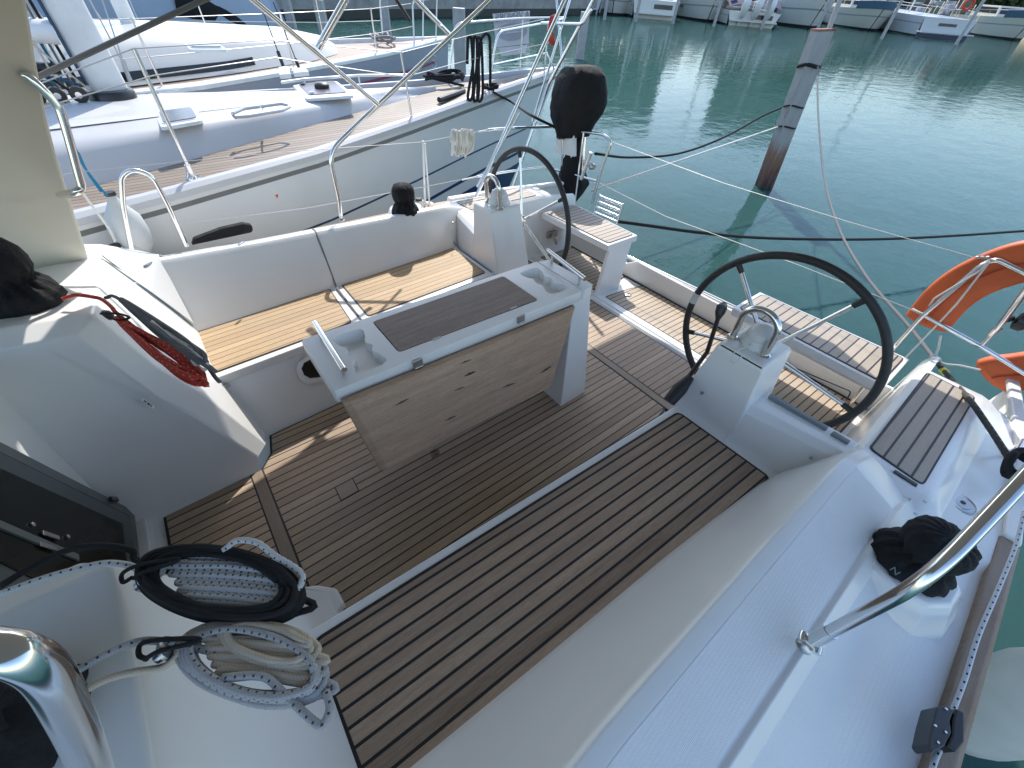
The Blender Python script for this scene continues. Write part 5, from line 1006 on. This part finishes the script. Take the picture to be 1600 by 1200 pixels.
# pulpit of the first neighbour with its for-sale sign
def f1p(u, t, z): return F1(u, t, z)
m = MB(); m.tube(bend([F1(1.75, .42, .76), F1(1.6, .42, 1.36), F1(.6, .26, 1.42), F1(-.1, .0, 1.45), F1(.6, -.26, 1.42), F1(1.6, -.42, 1.36), F1(1.75, -.42, .76)], .12), .0135, 10); m.tube([F1(1.68, .42, 1.05), F1(.5, .22, 1.1), F1(.15, .08, .87)], .011, 8); m.tube([F1(.55, .25, .80), F1(.55, .25, 1.42)], .011, 8); m.tube([F1(.55, -.25, .80), F1(.55, -.25, 1.42)], .011, 8); m.build('pulpit', STEEL, n1)
sg = empty('sale_sign', tuple(F1(1.3, -.42, 1.1)), 'pale plastic sign seen from behind hanging on the bow rail of the near neighbour', 'sign')
q1 = [WY(6.1, *p) for p in ((770, 22), (828, 17), (826, 68), (776, 74))]; q2 = [WY(6.08, *p) for p in ((778, 75), (824, 70), (821, 83), (784, 88))]
SIGNM = plain('translucent_sign', (.50, .51, .55), .5); INK = plain('grey_print', (.22, .22, .24), .6)
m = MB(); nn = (q1[1]-q1[0]).cross(q1[3]-q1[0]).normalized(); m.prism(q1, nn*.006); m.build('sign_sheet', SIGNM, sg, smooth=0)
m = MB(); m.prism(q2, nn*.006); m.build('sign_strip', SIGNM, sg, smooth=0)
def signtext(txt, quad, size, off, flip=True, name='sign_text'):
    c = sum(quad, V())/4; ex = (quad[1]-quad[0]).normalized(); ey = (quad[0]-quad[3]); ey = (ey - ex*ey.dot(ex)).normalized(); c += ey*off
    if flip: ex = -ex
    cu = bpy.data.curves.new('t', 'FONT'); cu.body = txt; cu.size = size; cu.extrude = .001; cu.align_x = 'CENTER'; cu.align_y = 'CENTER'
    to = bpy.data.objects.new('tmp', cu); COL.objects.link(to); ez = nn if nn.dot(CW-c) > 0 else -nn
    dg = bpy.context.evaluated_depsgraph_get(); me = bpy.data.meshes.new_from_object(to.evaluated_get(dg)); bpy.data.objects.remove(to)
    me.transform(Matrix.Translation(c + ez*.008 - V(sg.location)) @ Matrix((ex, ey, ez)).transposed().to_4x4()); o = bpy.data.objects.new(name, me); COL.objects.link(o); me.materials.clear(); me.materials.append(INK); o.parent = sg
wd = (q1[1]-q1[0]).length; hg = (q1[0]-q1[3]).length
signtext('A VENDRE', q1, wd*.20, hg*.38)
m = MB(); c = sum(q1, V())/4 - (q1[0]-q1[3])*.08; ex = (q1[1]-q1[0]).normalized(); ey = (q1[0]-q1[3]).normalized(); ez = nn if nn.dot(CW-c) > 0 else -nn
pts = [c + ex*math.cos(t)*wd*.40 + ey*math.sin(t)*hg*.27 + ez*.007 for t in [2*math.pi*i/32 for i in range(32)]]; m.prism(pts, ez*.002); m.build('sign_oval', plain('sign_grey', (.30, .32, .38), .6), sg, smooth=0)
m = MB(); m.tube([c + ex*wd*t - ey*abs(t)*.02 + ez*.011 for t in (-.28, -.1, .1, .28)], [.004, .010, .012, .004], 6); m.build('sign_mark', SIGNM, sg)
# black hank of line hung on the neighbour's lifeline, coil on its deck, fairlead turns
def nbk(u, px, py): return w_on(u, px, py)
pts = []
for k in range(3):
    cx_ = 733 + k*7.5
    for px, py in ((cx_-3, 100), (cx_-2, 62), (cx_+1, 57), (cx_+4, 65), (cx_+6, 110), (cx_+6, 145), (cx_+2, 156), (cx_-2, 150)): pts.append(nbk(.62, px + (1.5 if k == 1 else 0), py + k*1.0))
pts += [nbk(.62, *p) for p in ((747, 120), (750, 70), (757, 54), (764, 56), (766, 75), (766, 135))]
rope('rope_hank', pts, .017, R_BLACK, 'thick black line hung in long loops over the neighbour\'s lifeline', 'rope hank', boat=False)
rn = random.Random(8); c0 = WZ(.80, 768, 142)
rope('mooring_line', [c0 + V((math.cos(k*1.0)*(.07+.03*rn.random()), math.sin(k*1.0)*.09, .02+.05*rn.random())) for k in range(18)], .013, R_BLACK, 'black turns of line round the neighbour\'s bow cleat', 'mooring line', boat=False)
c0 = WZ(.80, 697, 128); rope('rope_coil', [c0 + V((math.cos(k*.8)*(.20+.09*rn.random()), math.sin(k*.8)*(.15+.05*rn.random()), .02+.09*rn.random())) for k in range(44)] + [WZ(.80, 725, 134)], .014, R_BLACK, 'black rope heaped on the neighbour\'s foredeck', 'rope coil', boat=False)
m = MB(); m.tube([WZ(.76, 686, 156), WZ(.77, 725, 142)], .03, 8); m.build('deck_bar', BLACK, n1)
rope('mooring_line', [w_on(.55, 771, 144), w_on(.52, 800, 160), T3 @ X(3.0, 830, 180), T3 @ X(3.3, 866, 198)], .012, R_BLACK, 'black line crossing from the neighbour\'s cleat toward the far stern rail', 'mooring line', boat=False)
# small red and white flag hanging at the far stern
m = MB(); r = [[T3 @ Y(3.5, *p) for p in row] for row in (((859, 26), (862, 24), (867, 22)), ((855, 50), (860, 46), (864, 48)), ((858, 68), (863, 60), (866, 62)), ((864, 72), (866, 69), (867, 68)))]; m.loft(r, closed=False, caps=False); o = m.build('flag', plain('flag_red', (.62, .06, .05), .7, 0, .15, 30), smooth=60); o.modifiers.new('s', 'SOLIDIFY').thickness = .004; tag(o, 'small faded red flag hanging on the backstay by the dark outboard cover', 'flag')
# dark grey thin diagonal guy of our bimini seen at upper left
m = MB(); a_, b_ = Y(2.9, 55, 122), Y(2.9, 318, 0); m.tube([a_, b_ + (b_-a_)*.4], .0105, 10); m.build('sheet_line', R_GREY, yacht)
# second neighbour: grey hull, magenta line, white coachroof
F2 = Frame((5.85, 9.85, 0), 12); n2 = empty('neighbour_yacht', tuple(F2(5, 0, ZW)), 'grey hulled yacht with a thin magenta line and white coachroof beyond the first neighbour', 'sailing yacht')
HB2 = [(0, .04), (.5, .2), (1.2, .5), (2.3, .85), (4.4, 1.45), (5.7, 1.75), (8, 2.0), (12, 1.9)]; ZT2 = [(0, .78), (2.3, .72), (5.7, .70), (12, .70)]
G2 = gelcoat('grey_topsides', (.30, .32, .36), .25); hull(F2, n2, HB2, ZT2, 12, [G2, plain('magenta', (.22, .02, .07), .4), NAVY, G2], .15, stripes=False); deck(F2, n2, HB2, ZT2, 12, teak('second_teak', 'X', .06, 0, .008, light=(.40, .27, .19), dark=(.28, .19, .14), grey=.2, caulk=(.10, .07, .06))); rail_edge(F2, n2, HB2, ZT2, 12, WHITEP, .10, .04)
m = MB(); m.loft([[F2(u, tab(HB2, u)*(.985)+.012, tab(ZT2, u)-z) for z in (.30, .335)] for u in (.55, 1.2, 2.3, 4.4, 5.7, 8)], closed=False); m.build('hull_line', plain('magenta_line', (.25, .015, .07), .4), n2, smooth=0)
cabin(F2, n2, [(2.7, .10, .72, .05, .74), (2.95, .45, .72, .30, .86), (3.6, .80, .71, .55, .98), (5.0, 1.15, .70, .85, 1.05), (7, 1.45, .70, 1.1, 1.12), (9, 1.5, .70, 1.15, 1.15)], gelcoat('cream_roof', (.58, .57, .52)))
m = MB(); m.loft([[F2(u, w_+.015, z), F2(u, w_-.03+.015, z+.085)] for u, w_, z in ((4.6, 1.02, .755), (5.0, 1.105, .74), (5.5, 1.195, .74), (7, 1.42, .74), (9, 1.47, .74))], closed=False); m.build('cabin_window', SMOKE, n2, smooth=0)
px_hatch(n2, [(292, 70), (338, 70), (352, 79), (300, 79)], 1.10, (WHITEP, HATCH), h=.02)
m = MB(); m.tube(bend([F2(1.3, .48, .74), F2(1.25, .48, 1.38), F2(.4, .2, 1.42), F2(.4, -.2, 1.42), F2(1.25, -.48, 1.38), F2(1.3, -.48, .74)], .1), .016, 8); m.tube([F2(.5, .2, .76), F2(.4, .2, 1.42)], .014, 8); m.tube([F2(.5, -.2, .76), F2(.4, -.2, 1.42)], .014, 8); m.build('pulpit', WHITEP, n2)
for u in (2.4, 4.2, 6.0, 7.8):
    for s_ in (1, -1): m = MB(); t = s_*(tab(HB2, u)-.07); m.tube([F2(u, t, .72), F2(u, t, 1.32)], .012, 8); m.build('stanchion', STEEL, n2)
for s_ in (1, -1):
    m = MB()
    for z in (1.0, 1.31): m.tube([F2(1.27, s_*.46, z+.04)] + [F2(u, s_*(tab(HB2, u)-.07), z) for u in (2.4, 4.2, 6.0, 7.8, 10)], .004, 6)
    m.build('lifeline', WIRE, n2)
rn = random.Random(4); m = MB(); c0 = F2(1.6, 0, .80); m.tube(smoothpath([c0 + V((math.cos(k*.9)*.3*rn.random(), math.sin(k*.9)*.25, .10*rn.random())) for k in range(24)], 4), .02, 7); m.build('anchor_gear', plain('chain_grey', (.2, .19, .19), .6), n2)
m = MB(); mt = F2(5.4, 0, 1.05); m.tube([F2(5.6, 0, 1.0), F2(5.6, 0, 12)], .09, 14); m.build('mast', WHITEP, n2)
for (bx, by), (tx, ty) in (((203, 127), (170, 30)), ((180, 64), (155, 25)), ((230, 64), (215, 30)), ((445, 110), (412, 20)), ((468, 108), (450, 62))):
    m = MB(); p = WZ(.75, bx, by); dd = T3 @ rayb(tx, ty); k = (p.xy-CW.xy).length/dd.xy.length*1.02; q_ = CW+dd*k; m.tube([p, p.lerp(q_, .35)], .022, 8); m.tube([p, p + (q_-p)*2.2], .007, 6); m.build('shroud', BLACK if bx in (468, 445) else WIRE, n2)
m = MB(); m.prism([WZ(.8, *p) for p in ((437, 112), (452, 110), (456, 123), (438, 124))], .05); m.prism([WZ(.8, *p) for p in ((461, 114), (478, 112), (484, 119), (460, 121))], .05); m.build('genoa_car', WHITEP, n2, bevel=.01)
m = MB(); m.tube(smoothpath([F2(.62+a_, tab(HB2, .62)*.86+.03, .40+b_) for a_, b_ in ((-.05, .14), (.03, .15), (.05, .09), (-.01, .06), (-.05, .0), (.03, -.05), (.06, 0))], 5), .010, 6); m.build('bow_emblem', WHITEP, n2)
m = MB(); c_ = w_on(1.45, 425, 300) + F1.t*.10; m.prism([c_ + F1.a*.014 + V((0, 0, .012)), c_ - F1.a*.014 + V((0, 0, .012)), c_ - V((0, 0, .018))], F1.t*.004); m.build('hull_mark', RED_, n1)
# third neighbour: large pale blue hull under a black bow cover
H3 = gelcoat('pale_blue_topsides', (.40, .46, .56), .2); F3 = Frame(tuple(WZ(ZW, 442, 78).xy) + (0,), 6); n3 = empty('neighbour_yacht', tuple(F3(5, 0, ZW)), 'big pale blue motor yacht with a black bow cover at the top left', 'motor yacht')
HB3 = [(0, .05), (.6, .5), (1.5, 1.0), (3, 1.6), (5, 2.0), (14, 2.2)]; ZT3 = [(0, 1.25), (3, 1.2), (6, 1.15), (14, 1.1)]
hull(F3, n3, HB3, ZT3, 16, [H3, BLUE, NAVY, H3], -.6, stripes=False); deck(F3, n3, HB3, ZT3, 16, WHITEP, .05); rail_edge(F3, n3, HB3, ZT3, 16, H3, .08, .05)
cabin(F3, n3, [(5.0, 1.0, 1.55, .7, 1.58), (6.2, 1.6, 1.5, 1.1, 2.3), (9, 1.8, 1.5, 1.4, 2.6), (14, 1.8, 1.5, 1.5, 2.6)], H3)
m = MB(); m.loft([[F3(u, w_+.03, 1.72), F3(u, w_-.17, 2.15)] for u, w_ in ((6.1, 1.52), (8, 1.72), (11, 1.82), (13, 1.82))], closed=False); m.build('cabin_window', SMOKE, n3, smooth=0)
def on3(t, px, py):
    d = T3 @ rayb(px, py); return CW + d*((F3(0, t, 0)-CW).dot(F3.t)/d.dot(F3.t))
r = []
for t_, b_, u_ in ((.30, (432, 58), (362, -6)), (.62, (402, 51), (350, -12)), (1.0, (350, 42), (325, -20)), (1.35, (303, 33), (292, -24)), (1.5, (278, 28), (268, -24))):
    a_, c_ = on3(t_+.1, *b_), on3(t_+.1, *u_); r.append([a_, a_.lerp(c_, .5) + F3.t*.12, c_, c_ - F3.t*(2*t_+.2) + V((0, 0, .25)), a_ - F3.t*(2*t_+.2)])
m = MB(); m.loft(r); m.build('bow_cover', COVER, n3, smooth=50)
m = MB(); m.tube([F3(-.1, .3, 1.2), F3(2.2, 1.4, 1.35), F3(5, 2.05, 1.3), F3(12, 2.25, 1.2)], .02, 6); m.build('rub_rail', BLACK, n3)
# small far dinghies along the quay
def px_box(root, name, x0, x1, yb, z0, z1, dep, mat, taper=.85, rnd_=.05):
    a, b2 = WZ(ZW, x0, yb), WZ(ZW, x1, yb); d = (b2-a); L = d.length; d = d.normalized(); n_ = V((-d.y, d.x, 0)); z0 += ZW; z1 += ZW
    return a, d, n_, L
# ---------------- far row of moored boats ----------------
HW = gelcoat('far_white', (.62, .62, .58), .3); HC = gelcoat('far_cream', (.60, .58, .50), .3); HWG = gelcoat('far_grey_white', (.52, .54, .56), .3); DK = plain('far_window', (.03, .035, .04), .15); BLK = plain('far_boot', (.02, .022, .025), .5)
BC = plain('blue_canvas', (.04, .09, .13), .8); NVC = plain('navy_canvas', (.015, .02, .07), .8); RED = plain('red_ring', (.55, .07, .03), .6); ORW = plain('off_white_canvas', (.55, .52, .45), .8)
def far_boat(px, py, L, B, Hh, face, label, mat, style, turn=0.0, k=1.0):
    """px, py: waterline point nearest to us at the centre of the visible end; face: 'bow' or 'stern'"""
    L *= 1.25; B *= 1.5; Hh *= 1.15; w = WZ(ZW, px, py); v_ = (w.xy - CW.xy); dirv = V((v_.x, v_.y, 0)).normalized(); ROW = V((.46, .89, 0)).normalized() if False else V((.80, .60, 0)); ax = ROW
    a = math.atan2(ax.y, ax.x) + turn; ax = V((math.cos(a), math.sin(a), 0)); t = V((ax.y, -ax.x, 0)); root = empty('moored_boat', tuple(w), label, 'boat', 'boats moored along the far pontoon')
    def P(u, s, z): return w + ax*u + t*s + V((0, 0, z))
    st = [(0, .02, 1.12), (.012, .16, 1.115), (.05, .45, 1.1), (.15, .75, 1.05), (.35, .96, 1.0), (.7, 1.0, .95), (1.0, .93, .92)] if face == 'bow' else [(0, .90, .92), (.25, 1.0, .95), (.6, 1.0, 1.0), (.85, .75, 1.06), (.95, .45, 1.1), (1.0, .08, 1.14)]
    m = MB(); rake = L*.07
    for j, (z0, z1, mi) in enumerate(((-.3, .10, 1), (.10, .62, 0), (.62, .68, 2), (.68, 1, 0))):
        for s in (1, -1):
            r = []
            for u, bw, hz in st:
                row = []
                for z in (z0, z1):
                    f = max(0, 1 - z); bow = (1-u/.35) if face == 'bow' and u < .35 else ((u-.65)/.35 if face == 'stern' and u > .65 else 0)
                    du = rake*f*bow*(1 if face == 'bow' else -1); row.append(P(u*L+du, s*bw*B/2*(1-.28*f*max(.25, bow)), z*hz*Hh))
                r.append(row)
            m.loft(r, closed=False, mat=mi)
    e = 0 if face == 'stern' else -1; u, bw, hz = st[e]; u *= L
    m.add([P(u, -bw*B/2, hz*Hh), P(u, bw*B/2, hz*Hh), P(u, bw*B/2*.85, .0), P(u, -bw*B/2*.85, .0)], [(0, 1, 2, 3)], 0)
    m.build('hull', [mat, BLK, plain('far_line', (.3, .3, .3), .5)], root, smooth=50, fixn=False)
    m = MB(); m.loft([[P(u*L, -bw*B/2*.97, hz*Hh-.03), P(u*L, 0, hz*Hh), P(u*L, bw*B/2*.97, hz*Hh-.03)] for u, bw, hz in st], closed=False); m.build('deck', mat, root, smooth=60)
    def cab(u0, u1, w_, z0, z1, rk, nm='cabin', mt=None):
        m = MB(); m.loft([[P(u0, -w_, z0), P(u0, w_, z0), P(u1, w_, z0), P(u1, -w_, z0)], [P(u0+rk, -w_*.85, z1), P(u0+rk, w_*.85, z1), P(u1-rk*.4, w_*.85, z1), P(u1-rk*.4, -w_*.85, z1)]]); o = m.build(nm, mt or mat, root, bevel=.05)
        m = MB(); q_ = lambda t_, off: [P(u0+rk*t_ - off, -w_*(1-.15*t_)*.9, z0+(z1-z0)*t_), P(u0+rk*t_ - off, w_*(1-.15*t_)*.9, z0+(z1-z0)*t_)]
        a_, b2 = q_(.35, .03), q_(.85, .03); m.add([a_[0], a_[1], b2[1], b2[0]], [(0, 1, 2, 3)])
        for s in (1, -1):
            f = lambda uu, t_: P(uu, s*(w_*(1-.15*t_)+.02), z0+(z1-z0)*t_); m.add([f(u0+rk*.5+.15, .35), f(u1-.3, .35), f(u1-.3-rk*.3, .85), f(u0+rk+.15, .85)], [(0, 1, 2, 3)])
        m.build('window', DK, root, smooth=0); return o
    if 'cabin' in style:
        if face == 'bow': cab(L*.28, L*.75, B*.36, Hh*.95, Hh*.95+1.1, 1.0)
        else: cab(L*.30, L*.72, B*.38, Hh*.9, Hh*.9+1.5, .3)
    if 'fly' in style: cab(L*.36, L*.66, B*.30, Hh*.95+1.1, Hh*.95+1.9, .7, 'flybridge')
    if face == 'stern' and 'ring' not in style:
        m = MB(); m.obox(P(-.30, 0, .38), t*(B*.40), V((0, 0, .05)), ax*.30); m.build('swim_platform', mat, root, bevel=.02)
        m = MB(); m.obox(P(-.02, B*.15, Hh*.62), t*(B*.18), V((0, 0, .16)), ax*.02); m.build('stern_door', DK, root, bevel=.02)
    if 'rail' in style:
        m = MB(); us = [s_ for s_ in st]; rp = []
        for s in (1, -1):
            pp = [P(u_*L + (.1 if u_ == 0 else 0), s*bw*B/2*.93, hz_*Hh+.62) for u_, bw, hz_ in st]; m.tube(pp, .028, 6)
            for u_, bw, hz_ in st: m.tube([P(u_*L+.1, s*bw*B/2*.93, hz_*Hh), P(u_*L+.1, s*bw*B/2*.93, hz_*Hh+.62)], .022, 6)
        m.build('guard_rail', STEEL, root)
    if 'ports' in style:
        for s in (1, -1):
            for u_ in (.30, .42, .52): m = MB(); c = P(u_*L, s*B/2*.93, Hh*.62); bx_ = st; m.obox(P(u_*L, s*(B/2*.90), Hh*.60), ax*.28, t*.12, V((0, 0, .12))); m.build('porthole', DK, root, bevel=.05)
    if 'weather' in style:
        m = MB(); m.loft([[P(u*L-.03, s*(bw*B/2+.03), hz*Hh-.05), P(u*L-.03, s*(bw*B/2), hz*Hh+.62)] for s in (1,) for u, bw, hz in st[:4]][::-1] + [[P(u*L-.03, -(bw*B/2+.03), hz*Hh-.05), P(u*L-.03, -(bw*B/2), hz*Hh+.62)] for u, bw, hz in st[:4]], closed=False); o = m.build('rail_canvas', BC, root, smooth=60, fixn=False)
    if 'outboards' in style:
        for s in (-1.25, -.1, 1.05):
            ob = empty('outboard_engine', (0, 0, 0)); ob.parent = root
            m = MB(); rr_ = []
            for z, rx, ry, dx in ((.55, .16, .16, -.45), (.8, .30, .26, -.55), (1.2, .42, .32, -.72), (1.7, .42, .32, -.85), (2.05, .34, .27, -.80), (2.2, .14, .12, -.72)):
                rr_.append([P(dx + math.cos(a_)*rx, s + math.sin(a_)*ry, z) for a_ in [2*math.pi*i/16 for i in range(16)]])
            m.loft(rr_); m.build('engine_cowl', WHITEP, ob, smooth=80)
            m = MB(); m.tube([P(-.40, s, .6), P(-.15, s, .1), P(.0, s, -.3)], .13, 8); m.build('engine_leg', WHITEP, ob)
    if 'ring' in style:
        m = MB(); c = P(.25, .9, Hh+1.0); m.tube([c + t*.42*math.cos(a_) + V((0, 0, .42*math.sin(a_))) for a_ in [2*math.pi*i/28 for i in range(28)]], .13, 10, closed=True); m.build('life_ring', RED, root)
        m = MB(); m.box((0, 0, 0), (0, 0, 0)) if False else m.obox(P(-.03, 0, Hh*.62), t*.9, V((0, 0, .11)), ax*.03); m.build('stern_window', DK, root, bevel=.02)
        m = MB(); m.obox(P(-.35, 0, .42), t*(B*.46), V((0, 0, .05)), ax*.35); m.build('swim_platform', mat, root, bevel=.02)
        m = MB(); m.obox(P(-.02, 0, .12), t*(B*.43), V((0, 0, .16)), ax*.015); m.build('boot_stripe', plain('deep_blue', (.01, .03, .12), .4), root)
    if 'clutter' in style:
        rn = random.Random(int(px)); gm = plain('mixed_canvas%d' % int(px), (.34, .34, .36), .8, 0, .6, 2)
        for k_ in range(9): m = MB(); c = P(rn.uniform(.2, L*.4), rn.uniform(-B*.4, B*.4), Hh*.95+rn.uniform(.2, 1.3)); m.obox(c, ax*rn.uniform(.1, .5), t*rn.uniform(.1, .5), V((0, 0, rn.uniform(.05, .3)))); m.build('cockpit_cushion', gm, root, bevel=.04)
        for k_ in range(8): m = MB(); a_ = P(rn.uniform(0, L*.4), rn.uniform(-B*.45, B*.45), Hh); m.tube([a_, a_ + V((0, 0, rn.uniform(1, 2.6)))], .03, 6); m.build('frame_tube', STEEL, root)
    if 'tarp' in style:
        m = MB(); m.loft([[P(u_, -w_, z_), P(u_, 0, z_+.5), P(u_, w_, z_)] for u_, w_, z_ in ((.3, B*.45, Hh+.2), (L*.3, B*.48, Hh+1.2), (L*.7, B*.4, Hh+.9))], closed=False); o = m.build('canvas_tent', NVC if 'navy' in style else ORW, root, smooth=40)
    if 'stick' in style:
        m = MB(); m.tube([P(L*.55, 0, Hh), P(L*.55, 0, Hh+12)], .09, 8); m.build('mast', WHITEP, root)
        m = MB(); m.tube([P(L*.55, 0, Hh+1.2), P(L*.55-3.5, 0, Hh+1.35)], .11, 8); m.build('boom', NVC, root)
    if 'fend' in style:
        m = MB(); c = P(L*.25, B/2*.97 if turn <= 0 else -B/2*.97, Hh*.6); m.lathe(c, [(.05, -.45), (.16, -.35), (.16, .35), (.05, .45)], 12); m.build('hull_fender', BLACK, root)
    return root
FB = [
 (905, 20, 9, 3.0, 1.2, 'stern', 'small sailing boat behind the flag at the far left end of the row', HWG, 'cabin stick', 0),
 (955, 24, 9, 3.1, 1.25, 'bow', 'white bow at the left end of the far row', HW, 'cabin rail', 0),
 (985, 26, 9, 3.1, 1.3, 'bow', 'cream bow between two thin posts in the far row', HC, 'cabin rail stick', 0),
 (1020, 30, 8.5, 3.2, 1.25, 'stern', 'white cruiser stern with transom platform right of the cream bow', HW, 'cabin rail clutter', .12),
 (1068, 27, 10, 3.3, 1.35, 'bow', 'greenish white bow behind the post right of the cruiser stern', HC, 'cabin rail', .1),
 (1108, 35, 10, 3.4, 1.4, 'bow', 'white bow with a slit window left of the triple outboards', HW, 'cabin rail ports', .2),
 (1172, 42, 10, 3.6, 1.0, 'stern', 'white motorboat with three large white outboards', HW, 'outboards tarp navy clutter', .15),
 (1272, 46, 12, 4.0, 1.75, 'bow', 'large white motor cruiser bow with three small portholes above the leaning post', HW, 'cabin fly rail ports fend', .30),
 (1363, 49, 11, 3.6, 1.45, 'bow', 'pale bow with a blue canvas round its rail', HC, 'cabin rail weather', .1),
 (1468, 60, 12, 4.0, 1.5, 'stern', 'white sailing boat transom with blue waterline and a red life ring', HWG, 'ring clutter stick rail', .15),
 (1545, 50, 11, 3.6, 1.4, 'stern', 'cluttered grey boat between the life ring stern and the right edge bow', HWG, 'clutter tarp', 0),
 (1590, 64, 11, 3.6, 1.6, 'bow', 'white bow with a dark band at the right edge of the photo', HC, 'cabin rail weather', 0),
 (700, 19, 8, 3, .9, 'bow', 'white boat lying along the quay left of the blue covered boat', HWG, 'cabin stick', .6), (805, 16, 7, 2.6, .9, 'stern', 'small boat under a bright blue cover near the end of the quay', HW, 'tarp navy', .4), (860, 17, 9, 3, 1.1, 'bow', 'pale bow partly behind the chrome stern arch', HWG, 'cabin rail stick', .2)]
for args in FB: far_boat(*args)
for px, ln in ((1230, 0), (1330, 0), (1432, 0), (1140, 0), (1030, 0)):   # boats behind, only their masts and roofs rise over the row
    far_boat(px+18, 33 if px > 1100 else 24, 12, 3.8, 1.5, 'stern', {1230: 'yacht mast rising behind the triple outboards', 1330: 'yacht behind the porthole cruiser', 1432: 'yacht behind the blue rail canvas boat', 1140: 'yacht behind the slit window bow', 1030: 'yacht behind the cruiser stern'}[px], HWG, 'cabin stick clutter', .2)
# pontoon behind the far row, land and houses whose reflections reach the water
pc = [WZ(ZW, 940, 22), WZ(ZW, 1600, 44)]; dv = (pc[1]-pc[0]).normalized(); nv = V((-dv.y, dv.x, 0)); nv = nv if nv.dot(pc[0]-CW) > 0 else -nv
a0, b0_ = pc[0] - dv*10 + nv*12, pc[1] + dv*40 + nv*12
m = MB(); m.prism([a0, b0_, b0_ + nv*3, a0 + nv*3], .55); tag(m.build('pontoon', CONC, smooth=0), 'grey concrete pontoon running behind the far row of boats', 'pontoon')
a1, b1 = a0 + nv*30 - dv*90, b0_ + nv*30 + dv*60
m = MB(); m.prism([a1 - V((0, 0, .5)), b1 - V((0, 0, .5)), b1 + nv*200 - V((0, 0, .5)), a1 + nv*200 - V((0, 0, .5))], 1.3); tag(m.build('ground', plain('far_ground', (.25, .24, .2), .9), smooth=0), kind='structure')
def at_far(px, dist):   # ground point in the direction of a pixel column
    d = T3 @ rayb(px, 10); d.z = 0; d.normalize(); p = CW + d*dist; return V((p.x, p.y, ZW+.9)), V((-d.y, d.x, 0)), d
def block(px, dist, w_, d_, h_, label, col):
    c, t, n_ = at_far(px, dist); c -= t*w_/2; root = empty('apartment_building', tuple(c), label, 'building', 'houses behind the far pontoon')
    m = MB(); m.prism([c, c + t*w_, c + t*w_ + n_*d_, c + n_*d_], h_); m.build('wall', plain('render_wall%d' % px, col, .9, 0, .15, .3), root, smooth=0)
    m = MB(); m.prism([c - t*.4 - n_*.4 + V((0, 0, h_)), c + t*(w_+.4) - n_*.4 + V((0, 0, h_)), c + t*(w_+.4) + n_*(d_+.4) + V((0, 0, h_)), c - t*.4 + n_*(d_+.4) + V((0, 0, h_))], .5); m.build('roof', plain('roof_tile%d' % px, (.30, .15, .10), .9), root, smooth=0)
    for i in range(int(h_/3)):
        for j in range(int(w_/3.2)):
            p = c + t*(1.2+j*3.2) + V((0, 0, 1.0+i*3)) - n_*.03; m = MB(); m.prism([p, p + t*1.3, p + t*1.3 + V((0, 0, 1.5)), p + V((0, 0, 1.5))], n_*.02); m.build('window', DK, root, smooth=0)
GRN = plain('tree_leaf', (.05, .08, .03), .8, 0, .4, .5); TRK = plain('tree_bark', (.12, .09, .06), .9)
for px, w_, h_, l_ in ((1000, 15, 20, 'cream apartment block above the far row mirrored in the water left of the leaning post'), (1230, 15, 19, 'apartment block mirrored in the water beyond the leaning post'), (1500, 34, 6, 'long low house above the far boats at the right'), (1720, 60, 6.5, 'added low block beyond the right edge, dimming sky glare on the water')):  # last block is unseen, added to cut the glare at right
    block(px, 112, w_, 12, h_, l_, (.26, .27, .20))
def tree(px, h_, label):
    c, t_, n_ = at_far(px, 100); root = empty('tree', tuple(c), label, 'tree', 'trees behind the far pontoon'); rn = random.Random(int(px)); m = MB(); m.tube([c, c + V((.2, .1, h_*.5)), c + V((0, .3, h_*.75))], [.3, .22, .1], 8)
    for k_ in range(5): a_ = 2*math.pi*k_/5; m.tube([c + V((.1, 0, h_*.4)), c + V((math.cos(a_)*h_*.22, math.sin(a_)*h_*.22, h_*.7))], [.12, .04], 6)
    m.build('trunk', TRK, root); m = MB()
    for k_ in range(1200):
        a_, e_, r_ = rn.uniform(0, 6.28), rn.uniform(-1, 1), rn.random()**.4; q_ = c + V((math.cos(a_)*math.sqrt(1-e_*e_)*h_*.40*r_, math.sin(a_)*math.sqrt(1-e_*e_)*h_*.40*r_, h_*.60 + e_*h_*.40*r_)); s_ = rn.uniform(.25, .6); n2_ = V((rn.gauss(0, 1), rn.gauss(0, 1), rn.gauss(0, 1))).normalized(); x_ = n2_.orthogonal().normalized()*s_; y_ = n2_.cross(x_)
        m.add([q_-x_, q_-y_*.6, q_+x_, q_+y_*.6], [(0, 1, 2, 3)])
    m.build('crown', GRN, root, smooth=0, fixn=False)
for px, h_, w_ in ((930, 12, 'left of the cream block'), (965, 15, 'before the cream block'), (1060, 8, 'right of the cream block'), (1105, 6, 'between the two tall blocks'), (1160, 9, 'left of the second block'), (1285, 10, 'right of the second block'), (1340, 7, 'above the blue canvas bow'), (1390, 6.5, 'above the life ring stern'), (1540, 7, 'above the cluttered grey boat'), (1590, 7.5, 'at the right end of the shore'), (800, 12, 'behind the end of the quay'), (865, 11, 'behind the chrome stern arch')):
    tree(px, h_, 'leafy shore tree ' + w_)
# ---------------- yacht frame -> world frame ----------------
bpy.context.view_layer.update()
for o in BOAT: o.matrix_world = T4 @ o.matrix_world
